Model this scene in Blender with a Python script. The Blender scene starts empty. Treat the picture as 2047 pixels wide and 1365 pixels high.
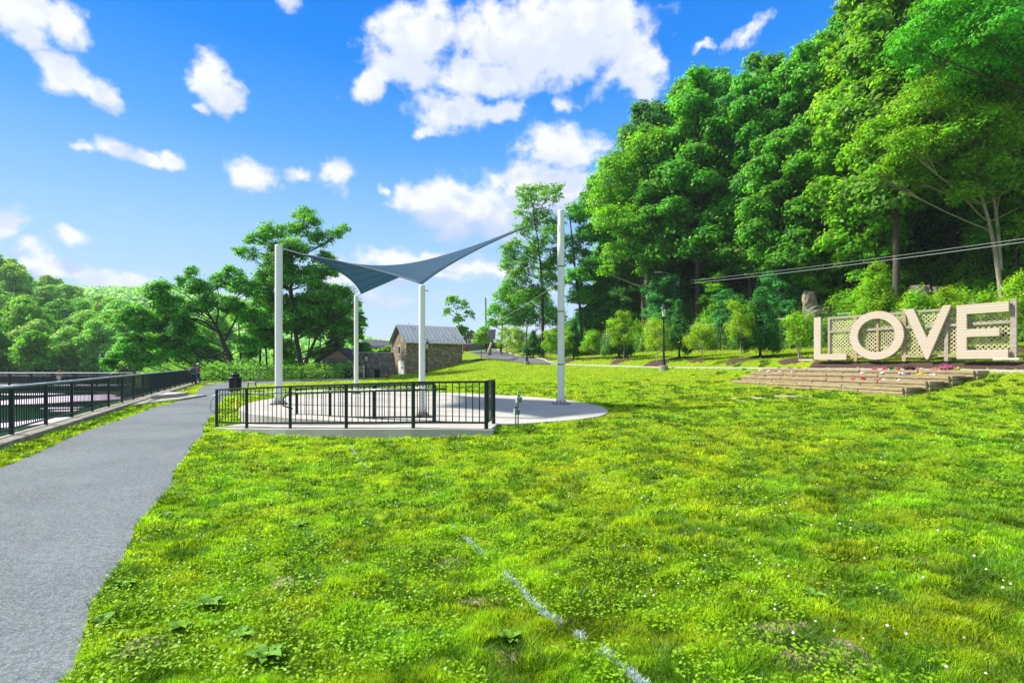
import bpy, math, random
import numpy as np
from mathutils import Vector
R = math.radians
rng = np.random.default_rng(7)
random.seed(5)
scn = bpy.context.scene
C = scn.collection

# ------------------------------------------------------------------ camera, light, sky
F = 1024.0; CX = 1023.5; HY = 725.0; CAMZ = 1.75
cam_d = bpy.data.cameras.new('camera'); cam_d.lens = 18.0; cam_d.sensor_width = 36.0
cam_d.shift_y = 42.5/2047; cam_d.clip_start = 0.05; cam_d.clip_end = 5000
cam = bpy.data.objects.new('camera', cam_d); C.objects.link(cam)
cam.location = (0, 0, CAMZ); cam.rotation_euler = (R(90), 0, 0)
scn.camera = cam
SUN_AZ, SUN_EL = -76.0, 46.0          # degrees from +Y towards +X; height
scn.view_settings.view_transform = 'Standard'; scn.view_settings.look = 'None'
scn.view_settings.gamma = 1.0; scn.view_settings.use_curve_mapping = False
scn.view_settings.exposure = 0.95
sd = bpy.data.lights.new('sun', 'SUN'); sd.energy = 4.8; sd.angle = R(4.5); sd.color = (1.0, 0.93, 0.80)
sun = bpy.data.objects.new('sun', sd); C.objects.link(sun)
sv = Vector((math.sin(R(SUN_AZ))*math.cos(R(SUN_EL)), math.cos(R(SUN_AZ))*math.cos(R(SUN_EL)), math.sin(R(SUN_EL))))
sun.rotation_euler = sv.to_track_quat('Z', 'Y').to_euler(); sun.location = (-30, 20, 60)
scn.cycles.max_bounces = 6; scn.cycles.diffuse_bounces = 3; scn.cycles.glossy_bounces = 2
scn.cycles.transmission_bounces = 4; scn.cycles.transparent_max_bounces = 6
scn.cycles.use_denoising = True
scn.cycles.caustics_reflective = False; scn.cycles.caustics_refractive = False

def N(nt, typ, **kw):
    n = nt.nodes.new(typ)
    for k, v in kw.items():
        if k == 'ins':
            for a, b in v.items():
                if hasattr(b, 'is_output'): nt.links.new(b, n.inputs[a])
                else: n.inputs[a].default_value = b
        else: setattr(n, k, v)
    return n
def M_(nt, op, a, b=0.0, c=0.0):
    return N(nt, 'ShaderNodeMath', operation=op, ins={0: a, 1: b, 2: c}).outputs[0]
def V_(nt, op, a, b=(0, 0, 0), out=0):
    return N(nt, 'ShaderNodeVectorMath', operation=op, ins={0: a, 1: b}).outputs[out]
def MR(nt, v, a, b, c=0.0, d=1.0, smooth=True):
    return N(nt, 'ShaderNodeMapRange', interpolation_type='SMOOTHSTEP' if smooth else 'LINEAR',
             ins={0: v, 1: a, 2: b, 3: c, 4: d}).outputs[0]
def MIX(nt, f, a, b, mode='MIX'):
    n = nt.nodes.new('ShaderNodeMix'); n.data_type = 'RGBA'; n.blend_type = mode
    for i, v in ((0, f), (6, a), (7, b)):
        if hasattr(v, 'is_output'): nt.links.new(v, n.inputs[i])
        elif i and len(v) == 3: n.inputs[i].default_value = (*v, 1)
        else: n.inputs[i].default_value = v
    return n.outputs[2]

# clouds live at fixed compass directions (azimuth, elevation)
CL = [  # photo-read centre x, y, half sizes, tilt
 (1060,80,190,100,0),(1180,60,130,110,0),(830,70,100,80,25),(745,165,52,38,20),(800,130,75,45,0),(1270,130,70,55,-25),
 (900,215,75,40,0),(1000,235,60,26,0),(1000,165,70,42,0),(930,150,80,45,0),
 (50,15,120,62,0),(140,55,58,46,0),(70,72,60,26,0),(130,142,60,42,0),(195,185,50,34,0),(420,150,46,50,0),(455,185,44,42,0),
 (582,12,26,32,0),(170,293,30,15,0),(232,297,42,18,0),(280,308,38,20,0),(335,310,32,20,0),(505,345,54,32,0),
 (597,355,26,20,0),(668,352,40,30,0),(12,452,54,32,-20),(145,483,52,20,0),(80,520,34,22,0),(120,552,120,22,0),(240,565,110,28,0),
 (1125,300,92,48,0),(870,400,90,52,0),(960,420,140,62,0),(1060,385,120,62,0),(1130,370,100,44,0),
 (830,522,150,26,0),(1000,470,70,24,0),(950,535,130,22,0),(860,556,90,14,0),(1127,205,28,22,0),(762,370,14,13,0),
 (1495,62,42,16,20),(1415,92,26,11,0),(862,258,22,16,0),(400,205,16,12,0),(1225,155,26,16,0),(750,560,120,20,0),(640,600,140,20,0)]
w = bpy.data.worlds.new('World'); scn.world = w; w.use_nodes = True
nt = w.node_tree; nt.nodes.clear()
g = bpy.data.node_groups.new('cloud_field', 'ShaderNodeTree')
g.interface.new_socket('P', in_out='INPUT', socket_type='NodeSocketVector')
g.interface.new_socket('D', in_out='OUTPUT', socket_type='NodeSocketFloat')
gi = g.nodes.new('NodeGroupInput'); go = g.nodes.new('NodeGroupOutput')
p = gi.outputs[0]
wn = N(g, 'ShaderNodeTexNoise', ins={'Vector': p, 'Scale': 9.0, 'Detail': 6.0, 'Roughness': 0.6})
wv = V_(g, 'SUBTRACT', wn.outputs['Color'], (0.5, 0.5, 0.5))
pw = V_(g, 'ADD', p, V_(g, 'MULTIPLY', wv, (0.10, 0.075, 0.0)))
acc = None
for (x, y, rx, ry, rot) in CL:
    az = math.atan((x-CX)/F); h = math.hypot(F, x-CX); el = math.atan((HY-y)/h)
    sx = 1.12*rx/F*math.cos(az)**2; sy = 1.15*ry/h*math.cos(el)**2
    v = V_(g, 'SUBTRACT', pw, (az, el, 0))
    if rot:
        v = N(g, 'ShaderNodeVectorRotate', rotation_type='Z_AXIS', ins={'Vector': v, 'Angle': R(-rot)}).outputs[0]
    v = V_(g, 'MULTIPLY', v, (1/sx, 1/sy, 0))
    q = V_(g, 'LENGTH', v, out=1)
    q = M_(g, 'SUBTRACT', 1.0, q)
    q = M_(g, 'MULTIPLY', q, min(1.0, 0.45+0.55*min(rx, ry)/50))
    acc = q if acc is None else M_(g, 'SMOOTH_MAX', acc, q, 0.15)
# unseen clouds added beside and behind the view for whiter, stronger fill light
sp = N(g, 'ShaderNodeSeparateXYZ', ins={0: p})
ab = M_(g, 'ABSOLUTE', sp.outputs[0])
out_ = MR(g, ab, 0.95, 1.2)
up_ = MR(g, sp.outputs[1], 0.72, 0.85)
els = M_(g, 'MAXIMUM', out_, up_)
gn = N(g, 'ShaderNodeTexNoise', ins={'Vector': V_(g, 'MULTIPLY', p, (1.0, 1.7, 0)), 'Scale': 3.2, 'Detail': 5.0})
gq = M_(g, 'MULTIPLY', M_(g, 'SUBTRACT', gn.outputs[0], 0.42), 4.0)
gq = M_(g, 'SUBTRACT', gq, M_(g, 'MULTIPLY', M_(g, 'SUBTRACT', 1.0, els), 9.0))
acc = M_(g, 'MAXIMUM', acc, gq)
dn = N(g, 'ShaderNodeTexNoise', ins={'Vector': V_(g, 'MULTIPLY', p, (1.0, 1.35, 0)), 'Scale': 20.0, 'Detail': 10.0, 'Roughness': 0.58})
d = M_(g, 'ADD', acc, M_(g, 'MULTIPLY', M_(g, 'SUBTRACT', dn.outputs[0], 0.5), 1.5))
g.links.new(d, go.inputs[0])

tc = nt.nodes.new('ShaderNodeTexCoord')
sx = N(nt, 'ShaderNodeSeparateXYZ', ins={0: tc.outputs['Generated']})
az = M_(nt, 'ARCTAN2', sx.outputs[0], sx.outputs[1])
el = M_(nt, 'ARCSINE', sx.outputs[2])
P = N(nt, 'ShaderNodeCombineXYZ', ins={0: az, 1: el}).outputs[0]
def field(vec):
    n = nt.nodes.new('ShaderNodeGroup'); n.node_tree = g; nt.links.new(vec, n.inputs[0]); return n.outputs[0]
d0 = field(P); d1 = field(V_(nt, 'ADD', P, (0.0, 0.045, 0)))
mask = MR(nt, d0, -0.07, 0.50)
thick = MR(nt, M_(nt, 'SUBTRACT', d1, M_(nt, 'MULTIPLY', d0, 0.30)), -0.30, 0.50)
lowc = MR(nt, el, 0.18, 0.42)                     # cloud low in the sky show their grey bases
shade = M_(nt, 'MULTIPLY', thick, M_(nt, 'SUBTRACT', 1.0, M_(nt, 'MULTIPLY', lowc, 0.52)))
inn = N(nt, 'ShaderNodeTexNoise', ins={'Vector': V_(nt, 'MULTIPLY', P, (1.0, 1.4, 0)), 'Scale': 13.0, 'Detail': 6.0})
shade = M_(nt, 'MAXIMUM', shade, M_(nt, 'MULTIPLY', MR(nt, inn.outputs[0], 0.47, 0.66), 0.62))
ccol = MIX(nt, shade, (6.9, 7.0, 7.2), (3.7, 4.5, 6.7))
sky = N(nt, 'ShaderNodeTexSky', sky_type='NISHITA', sun_disc=False, sun_elevation=R(SUN_EL), sun_rotation=R(SUN_AZ),
        altitude=100, air_density=1.0, dust_density=0.6, ozone_density=2.5)
hs = N(nt, 'ShaderNodeHueSaturation', ins={'Hue': 0.5, 'Saturation': 1.5, 'Value': 1.25, 'Color': sky.outputs[0]})
vel = MR(nt, el, 0.0, 0.55)
tint = MIX(nt, vel, (1.2, 1.04, 1.0), (0.30, 0.66, 1.5))
skyc = MIX(nt, 1.0, hs.outputs[0], tint, 'MULTIPLY')
rp = nt.nodes.new('ShaderNodeValToRGB'); nt.links.new(MR(nt, el, 0.0, 0.62, smooth=False), rp.inputs[0])
er = rp.color_ramp.elements; er[0].position = 0.0; er[0].color = (.70, .85, .98, 1); er[1].position = 1.0; er[1].color = (0.0, .245, .93, 1)
for ps, cl_ in ((.14, (.56, .79, 1.0)), (.32, (.42, .71, 1.0)), (.42, (.31, .63, 1.0)), (.63, (.095, .43, 1.0)), (.85, (.004, .285, .97))):
    e_ = er.new(ps); e_.color = (*cl_, 1)
rcol = V_(nt, 'SCALE', rp.outputs[0]); nt.nodes[-1].inputs['Scale'].default_value = 6.6
skyc = MIX(nt, 0.93, skyc, rcol)
stn = N(nt, 'ShaderNodeTexNoise', ins={'Vector': V_(nt, 'MULTIPLY', P, (3.0, 13.0, 0)), 'Scale': 1.6, 'Detail': 6.0, 'Roughness': 0.55})
stm = M_(nt, 'MULTIPLY', MR(nt, stn.outputs[0], 0.50, 0.66), M_(nt, 'MULTIPLY', MR(nt, el, 0.27, 0.15), 0.75))
skyc = MIX(nt, stm, skyc, MIX(nt, MR(nt, stn.outputs[0], 0.52, 0.75), (4.7, 5.3, 6.6), (6.6, 6.7, 7.0)))
fin = MIX(nt, M_(nt, 'MULTIPLY', mask, 0.97), skyc, ccol)
bg = N(nt, 'ShaderNodeBackground', ins={'Color': fin, 'Strength': 0.078})
wo = nt.nodes.new('ShaderNodeOutputWorld'); nt.links.new(bg.outputs[0], wo.inputs[0])
w.cycles.sampling_method = 'MANUAL'; w.cycles.sample_map_resolution = 512

# ------------------------------------------------------------------ terrain
UX, UY = -0.447, 0.894                     # along the upper walk, away from the camera
MX, MY = -0.894, -0.447                    # from the walk down to the lawn
P0X, P0Y = 15.5, 28.4
def sst(t): t = np.clip(t, 0, 1); return t*t*(3-2*t)
def sd_of(X, Y):
    rx, ry = X-P0X, Y-P0Y
    return rx*UX+ry*UY, rx*MX+ry*MY
FS = -0.49
def fence_x(Y): return -11.2+FS*(Y-11.46)
def walk_z(s): return np.interp(s, [-60, 12, 31, 45, 62, 90, 140], [1.42, 1.40, 1.64, 2.45, 3.3, 3.9, 4.2])
def H(X, Y):
    X = np.asarray(X, float); Y = np.asarray(Y, float)
    s, d = sd_of(X, Y)
    pz = walk_z(s)
    k = 1-sst((s-12)/23)
    base = (0.30*sst((26.2-d)/6.5)+0.12*sst((12-d)/8))*k
    A = base+(pz-base)*np.clip(1-d/5.5, 0, 1)**2
    B = base+(pz-base)*(1-sst(d/15.5))
    z = np.where(d > 0, A*k+B*(1-k), pz)
    q = np.maximum(-d, 0)
    rise = np.interp(q, [0, 1.7, 2.4, 6, 10, 11.5], [0, 0.02, 0.42, 0.85, 1.3, 1.7])
    hillk = 1-0.97*sst((s-38)/45)
    hill = 0.72*np.maximum(q-11, 0); hill = 40*(1-np.exp(-hill/40))*1.15
    z = np.where(d > 0, z, z+rise*(1-sst((s-20)/25)*0.6)+hill*hillk)
    # far side of the river on the left
    e = (fence_x(Y)-X)*0.898
    left = 43*np.exp(-(((X+215)/66)**2+((Y-155)/60)**2))
    left += 62*np.exp(-((Y-470)/90)**2)*sst((-X-70)/240)
    land = np.where(Y > 95, sst((Y-95)/12), 0)
    riv = ((Y < 46) | (X < -27.6-np.maximum(Y-46, 0)*.9)) & (e > 0.12)
    zr = -6.0*sst((e-0.1)/0.5)
    zr = np.where(Y > 60, -6.0*sst((-(X+27.6)-(Y-46)*.9)/6), zr)
    zleft = zr*(1-land)+left*land
    z = np.where(riv, zleft, np.where(Y > 95, z+left, z))
    # gentle unevenness of the turf
    b = 0.018*np.sin(X*1.9+Y*.7)*np.sin(Y*1.3-X*.4)+0.012*np.sin(X*4.1+1)*np.sin(Y*3.7)
    onpath = (e < 0.1) & (e > -9.0) & (Y > 0)
    return z+b*np.where(d > 0.4, 1, 0.3)*np.where((e > -6.5), 0.0, 1.0)
def Hs(x, y): return float(H(x, y))
def at(px, py, D): return Vector(((px-CX)/F*D, D, CAMZ+(HY-py)/F*D))
def onplane(px, py, z): D = (CAMZ-z)*F/(py-HY); return Vector(((px-CX)/F*D, D, z))
def foot(px, D): X = (px-CX)/F*D; return Vector((X, D, Hs(X, D)))
def ground_hit(px, py, d0=2.0, d1=120.0):
    D = np.linspace(d0, d1, 6000)
    X = (px-CX)/F*D; Z = CAMZ+(HY-py)/F*D
    i = np.argmax(Z <= H(X, D))
    return Vector((X[i], D[i], float(H(X[i], D[i]))))
def walk_pt(s, d): return (P0X+s*UX+d*MX, P0Y+s*UY+d*MY)

# ------------------------------------------------------------------ materials
def mat(name, col=(0.5, 0.5, 0.5), rough=0.7, metal=0.0, var=0.0, scale=8.0, bump=0.0, bscale=40.0, spec=0.5, col2=None, stretch=None):
    m = bpy.data.materials.new(name); m.use_nodes = True; t = m.node_tree
    b = t.nodes['Principled BSDF']; b.inputs['Roughness'].default_value = rough
    b.inputs['Metallic'].default_value = metal; b.inputs['Specular IOR Level'].default_value = spec
    co = t.nodes.new('ShaderNodeTexCoord'); vec = co.outputs['Object']
    if stretch: vec = V_(t, 'MULTIPLY', vec, stretch)
    if var or col2:
        n = N(t, 'ShaderNodeTexNoise', ins={'Vector': vec, 'Scale': scale, 'Detail': 8.0, 'Roughness': 0.65})
        c2 = col2 or tuple(c*(1-var) for c in col)
        c = MIX(t, MR(t, n.outputs[0], 0.35, 0.65), col, c2)
        t.links.new(c, b.inputs['Base Color'])
    else: b.inputs['Base Color'].default_value = (*col, 1)
    if bump:
        n2 = N(t, 'ShaderNodeTexNoise', ins={'Vector': vec, 'Scale': bscale, 'Detail': 6.0})
        bp = N(t, 'ShaderNodeBump', ins={'Strength': bump, 'Distance': 0.02, 'Height': n2.outputs[0]})
        t.links.new(bp.outputs[0], b.inputs['Normal'])
    return m
def leafmat(name, col, trans, tint=0.25, rough=0.55):
    m = bpy.data.materials.new(name); m.use_nodes = True; t = m.node_tree
    b = t.nodes['Principled BSDF']; b.inputs['Roughness'].default_value = rough; b.inputs['Specular IOR Level'].default_value = 0.35
    at_ = N(t, 'ShaderNodeAttribute', attribute_name='Col')
    oi = t.nodes.new('ShaderNodeObjectInfo')
    hv = N(t, 'ShaderNodeHueSaturation', ins={
        'Hue': MR(t, oi.outputs['Random'], 0, 1, 0.5-0.035*tint*4, 0.5+0.03*tint*4, False),
        'Value': MR(t, oi.outputs['Random'], 0, 1, 1-tint, 1+tint, False),
        'Color': (*col, 1)})
    c = MIX(t, 1.0, hv.outputs[0], at_.outputs['Color'], 'MULTIPLY')
    hv2 = N(t, 'ShaderNodeHueSaturation', ins={
        'Hue': MR(t, oi.outputs['Random'], 0, 1, 0.5-0.03*tint*4, 0.5+0.03*tint*4, False), 'Color': (*trans, 1)})
    c2 = MIX(t, 1.0, hv2.outputs[0], at_.outputs['Color'], 'MULTIPLY')
    t.links.new(c, b.inputs['Base Color'])
    tr = N(t, 'ShaderNodeBsdfTranslucent', ins={'Color': c2})
    ms = N(t, 'ShaderNodeMixShader', ins={0: 0.47, 1: b.outputs[0], 2: tr.outputs[0]})
    t.links.new(ms.outputs[0], t.nodes['Material Output'].inputs[0])
    return m
def emis(name, col, s):
    m = bpy.data.materials.new(name); m.use_nodes = True
    b = m.node_tree.nodes['Principled BSDF']; b.inputs['Base Color'].default_value = (*col, 1)
    return m

M = {}
M['leaf'] = leafmat('broadleaf_foliage', (0.105, 0.36, 0.025), (0.22, 0.66, 0.022), 0.14)
M['leaf_bright'] = leafmat('bright_foliage', (0.160, 0.42, 0.012), (0.32, 0.76, 0.012), 0.10)  # brighter, yellower leaf green used for some trees and undergrowth
M['leaf_dark'] = leafmat('dark_foliage', (0.070, 0.29, 0.060), (0.13, 0.50, 0.055), 0.14)
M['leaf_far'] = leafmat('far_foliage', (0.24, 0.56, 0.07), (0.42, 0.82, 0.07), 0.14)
M['young'] = leafmat('young_tree_foliage', (0.22, 0.44, 0.010), (0.45, 0.80, 0.010), 0.12)
M['cedar'] = leafmat('cedar_foliage', (0.06, 0.22, 0.035), (0.09, 0.36, 0.03), 0.15)
M['cedar_bright'] = leafmat('bright_cedar_foliage', (0.20, 0.46, 0.010), (0.36, 0.74, 0.010), 0.1)
M['grass'] = leafmat('grass_blades', (0.36, 0.46, 0.006), (0.64, 0.78, 0.006), 0.0, 0.5)
M['bark'] = mat('grey_brown_bark', (0.10, 0.085, 0.065), 0.9, var=0.5, scale=6, bump=0.6, stretch=(3, 3, 0.6))
M['bark_light'] = mat('pale_bark', (0.42, 0.36, 0.26), 0.85, var=0.45, scale=5, bump=0.5, stretch=(3, 3, 0.7))
M['bark_dark'] = mat('dark_bark', (0.045, 0.04, 0.033), 0.9, var=0.4, scale=6, bump=0.5, stretch=(3, 3, 0.6))
M['white_steel'] = mat('white_painted_steel', (0.76, 0.79, 0.70), 0.45, var=0.06, scale=1.2, stretch=(1, 1, 0.3))
M['concrete'] = mat('pale_concrete', (0.43, 0.415, 0.37), 0.85, var=0.20, scale=0.8, bump=0.15, bscale=60)
M['concrete_old'] = mat('weathered_concrete', (0.36, 0.33, 0.27), 0.9, col2=(0.20, 0.185, 0.14), scale=3.5, bump=0.35, bscale=30)
M['asphalt_dark'] = mat('road_asphalt', (0.11, 0.112, 0.12), 0.9, var=0.15, scale=2.0, bump=0.2)
M['railing'] = mat('dark_green_black_metal', (0.006, 0.020, 0.023), 0.45, spec=0.35)
M['black'] = mat('black_metal', (0.012, 0.018, 0.02), 0.35)
M['galv'] = mat('galvanised_rail', (0.50, 0.56, 0.58), 0.4, metal=0.2)
M['mulch'] = mat('dark_mulch', (0.075, 0.038, 0.022), 0.95, var=0.5, scale=25, bump=0.8, bscale=45)
M['wood_grey'] = mat('weathered_grey_wood', (0.36, 0.33, 0.29), 0.8, col2=(0.24, 0.19, 0.14), scale=4, stretch=(1, 1, 8))
M['sail'] = mat('blue_grey_shade_fabric', (0.085, 0.16, 0.21), 0.85, var=0.1, scale=3)
M['stone_flat'] = mat('pale_flat_stone', (0.62, 0.55, 0.42), 0.85, var=0.3, scale=3, bump=0.4)
M['rock'] = mat('hillside_rock', (0.22, 0.20, 0.16), 0.9, col2=(0.09, 0.09, 0.07), scale=1.2, bump=0.9, bscale=5)
M['roof'] = mat('grey_metal_roof', (0.36, 0.39, 0.42), 0.4, var=0.1, scale=1.5)
M['white'] = mat('white_paint', (0.78, 0.78, 0.74), 0.5)
M['glassy'] = mat('dark_window_glass', (0.03, 0.05, 0.06), 0.08)
M['lamp_glass'] = mat('frosted_lamp_glass', (0.75, 0.74, 0.62), 0.25)
M['rubber'] = mat('grey_box_metal', (0.10, 0.16, 0.15), 0.45)
M['yellow'] = mat('yellow_plastic', (0.75, 0.62, 0.02), 0.5)
M['orange'] = mat('orange_plastic', (0.75, 0.28, 0.01), 0.5)
M['soil'] = mat('pale_dry_soil', (0.34, 0.27, 0.17), 0.95, var=0.25, scale=8, bump=0.5)
M['teal'] = mat('faded_teal_boards', (0.16, 0.33, 0.33), 0.8, var=0.2)
M['rust'] = mat('rusty_roof', (0.42, 0.24, 0.17), 0.8, var=0.3)
M['siding'] = mat('grey_siding', (0.13, 0.14, 0.15), 0.8, var=0.2, scale=2, stretch=(0.3, 0.3, 12))
M['darkroof'] = mat('dark_shingle_roof', (0.06, 0.065, 0.085), 0.8, var=0.3, scale=6)
M['cable'] = mat('pale_cable', (0.30, 0.34, 0.35), 0.6)

def wood_planks(name, ca, cb, board=0.13, horiz=True):
    m = bpy.data.materials.new(name); m.use_nodes = True; t = m.node_tree
    b = t.nodes['Principled BSDF']; b.inputs['Roughness'].default_value = 0.75
    ge = t.nodes.new('ShaderNodeTexCoord')
    s = N(t, 'ShaderNodeSeparateXYZ', ins={0: ge.outputs['Object']})
    zc = s.outputs[2]; k = M_(t, 'DIVIDE', zc, board)
    row = M_(t, 'FLOOR', k); fr = M_(t, 'FRACT', k)
    wn = N(t, 'ShaderNodeTexWhiteNoise', noise_dimensions='1D', ins={'W': row}).outputs['Value']
    no = N(t, 'ShaderNodeTexNoise', ins={'Vector': V_(t, 'MULTIPLY', ge.outputs['Object'], (1.2, 1.2, 22)), 'Scale': 2.2, 'Detail': 7.0})
    c = MIX(t, MR(t, M_(t, 'ADD', M_(t, 'MULTIPLY', wn, 0.6), M_(t, 'MULTIPLY', no.outputs[0], 0.7)), 0.2, 1.1), ca, cb)
    kn = N(t, 'ShaderNodeTexVoronoi', ins={'Vector': V_(t, 'MULTIPLY', ge.outputs['Object'], (1, 1, 2)), 'Scale': 2.2})
    c = MIX(t, MR(t, kn.outputs['Distance'], 0.085, 0.03), c, (0.22, 0.14, 0.07))
    gap = M_(t, 'ADD', MR(t, fr, 0.07, 0.0), MR(t, fr, 0.95, 1.0))
    c = MIX(t, M_(t, 'MULTIPLY', gap, 0.95), c, (0.13, 0.09, 0.05))
    t.links.new(c, b.inputs['Base Color'])
    bp = N(t, 'ShaderNodeBump', ins={'Strength': 0.7, 'Distance': 0.01, 'Height': M_(t, 'SUBTRACT', 1.0, gap)})
    t.links.new(bp.outputs[0], b.inputs['Normal'])
    return m
M['planks'] = wood_planks('pale_pine_planks', (0.48, 0.39, 0.27), (0.45, 0.41, 0.35))
M['timber'] = mat('pressure_treated_timber', (0.41, 0.335, 0.19), 0.85, col2=(0.25, 0.19, 0.095), scale=4.0, bump=0.5, bscale=20, stretch=(1, 1, 7))
M['timber_top'] = M['timber']
M['lattice'] = mat('honey_wood_lattice', (0.60, 0.52, 0.33), 0.8, var=0.25, scale=3)

def stone_mat(name, a, b_, c_, sc=2.6):
    m = bpy.data.materials.new(name); m.use_nodes = True; t = m.node_tree
    bs = t.nodes['Principled BSDF']; bs.inputs['Roughness'].default_value = 0.9
    co = t.nodes.new('ShaderNodeTexCoord')
    v = V_(t, 'MULTIPLY', co.outputs['Object'], (1, 1, 1.9))
    n = N(t, 'ShaderNodeTexNoise', ins={'Vector': v, 'Scale': 3.0, 'Detail': 3.0})
    v = V_(t, 'ADD', v, V_(t, 'MULTIPLY', n.outputs['Color'], (0.25, 0.25, 0.25)))
    vo = N(t, 'ShaderNodeTexVoronoi', ins={'Vector': v, 'Scale': sc})
    ve = N(t, 'ShaderNodeTexVoronoi', feature='DISTANCE_TO_EDGE', ins={'Vector': v, 'Scale': sc})
    sep = N(t, 'ShaderNodeSeparateColor', ins={0: vo.outputs['Color']})
    c = MIX(t, sep.outputs[0], a, b_); c = MIX(t, MR(t, sep.outputs[1], 0.55, 0.9), c, c_)
    c = MIX(t, MR(t, ve.outputs['Distance'], 0.07, 0.02), c, (0.30, 0.27, 0.22))
    t.links.new(c, bs.inputs['Base Color'])
    bp = N(t, 'ShaderNodeBump', ins={'Strength': 0.8, 'Distance': 0.04, 'Height': MR(t, ve.outputs['Distance'], 0.0, 0.12)})
    t.links.new(bp.outputs[0], bs.inputs['Normal'])
    return m
M['stone'] = stone_mat('rubble_stone', (0.30, 0.20, 0.11), (0.15, 0.12, 0.09), (0.42, 0.33, 0.2), 2.4)
M['stone_grey'] = stone_mat('grey_rubble_stone', (0.17, 0.16, 0.13), (0.10, 0.11, 0.10), (0.26, 0.24, 0.18), 2.4)

def asphalt():
    m = bpy.data.materials.new('path_asphalt'); m.use_nodes = True; t = m.node_tree
    b = t.nodes['Principled BSDF']; b.inputs['Roughness'].default_value = 0.92; b.inputs['Specular IOR Level'].default_value = 0.2
    co = t.nodes.new('ShaderNodeTexCoord').outputs['Object']
    n1 = N(t, 'ShaderNodeTexNoise', ins={'Vector': co, 'Scale': 0.45, 'Detail': 7.0, 'Roughness': 0.6})
    vo = N(t, 'ShaderNodeTexVoronoi', ins={'Vector': co, 'Scale': 110.0})
    vs = N(t, 'ShaderNodeSeparateColor', ins={0: vo.outputs['Color']})
    n2 = N(t, 'ShaderNodeTexNoise', ins={'Vector': co, 'Scale': 28.0, 'Detail': 5.0, 'Roughness': 0.7})
    c = MIX(t, MR(t, n1.outputs[0], 0.35, 0.65), (0.150, 0.180, 0.188), (0.100, 0.122, 0.130))
    c = MIX(t, MR(t, n2.outputs[0], 0.4, 0.62, 0.0, 0.6), c, (0.055, 0.062, 0.070))
    c = MIX(t, M_(t, 'MULTIPLY', MR(t, vs.outputs[0], 0.62, 0.9), 0.6), c, (0.26, 0.275, 0.285))
    t.links.new(c, b.inputs['Base Color'])
    hh = M_(t, 'ADD', vo.outputs['Distance'], n2.outputs[0])
    bp = N(t, 'ShaderNodeBump', ins={'Strength': 0.35, 'Distance': 0.005, 'Height': hh})
    t.links.new(bp.outputs[0], b.inputs['Normal'])
    return m
M['asphalt'] = asphalt()

def ground_mat():
    m = bpy.data.materials.new('turf_and_soil'); m.use_nodes = True; t = m.node_tree
    b = t.nodes['Principled BSDF']; b.inputs['Roughness'].default_value = 0.95; b.inputs['Specular IOR Level'].default_value = 0.1
    co = t.nodes.new('ShaderNodeTexCoord').outputs['Object']
    zone = N(t, 'ShaderNodeAttribute', attribute_name='zone').outputs['Color']
    zs = N(t, 'ShaderNodeSeparateColor', ins={0: zone})
    n1 = N(t, 'ShaderNodeTexNoise', ins={'Vector': co, 'Scale': 0.55, 'Detail': 6.0})
    n2 = N(t, 'ShaderNodeTexNoise', ins={'Vector': co, 'Scale': 9.0, 'Detail': 7.0, 'Roughness': 0.7})
    c = MIX(t, MR(t, n1.outputs[0], 0.36, 0.64), (0.20, 0.32, 0.008), (0.28, 0.37, 0.010))
    c = MIX(t, MR(t, n2.outputs[0], 0.38, 0.62, 0.0, 0.8), c, (0.07, 0.14, 0.006))
    n3 = N(t, 'ShaderNodeTexNoise', ins={'Vector': co, 'Scale': 1.7, 'Detail': 5.0})
    c = MIX(t, MR(t, n3.outputs[0], 0.66, 0.72), c, (0.24, 0.18, 0.09))
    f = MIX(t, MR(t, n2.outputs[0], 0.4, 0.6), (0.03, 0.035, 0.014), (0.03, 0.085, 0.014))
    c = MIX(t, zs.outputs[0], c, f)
    c = MIX(t, MR(t, zs.outputs[1], 0.35, 0.65), c, (0.36, 0.29, 0.18))
    t.links.new(c, b.inputs['Base Color'])
    bp = N(t, 'ShaderNodeBump', ins={'Strength': 0.8, 'Distance': 0.05, 'Height': n2.outputs[0]})
    t.links.new(bp.outputs[0], b.inputs['Normal'])
    return m
M['ground'] = ground_mat()
def water_mat():
    m = bpy.data.materials.new('river_water'); m.use_nodes = True; t = m.node_tree
    b = t.nodes['Principled BSDF']; b.inputs['Roughness'].default_value = 0.06
    b.inputs['Base Color'].default_value = (0.010, 0.060, 0.030, 1); b.inputs['Specular IOR Level'].default_value = 0.5
    co = t.nodes.new('ShaderNodeTexCoord').outputs['Object']
    n = N(t, 'ShaderNodeTexNoise', ins={'Vector': V_(t, 'MULTIPLY', co, (1, 0.35, 1)), 'Scale': 1.6, 'Detail': 5.0})
    bp = N(t, 'ShaderNodeBump', ins={'Strength': 0.15, 'Distance': 0.04, 'Height': n.outputs[0]})
    t.links.new(bp.outputs[0], b.inputs['Normal'])
    return m
M['water'] = water_mat()

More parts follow.
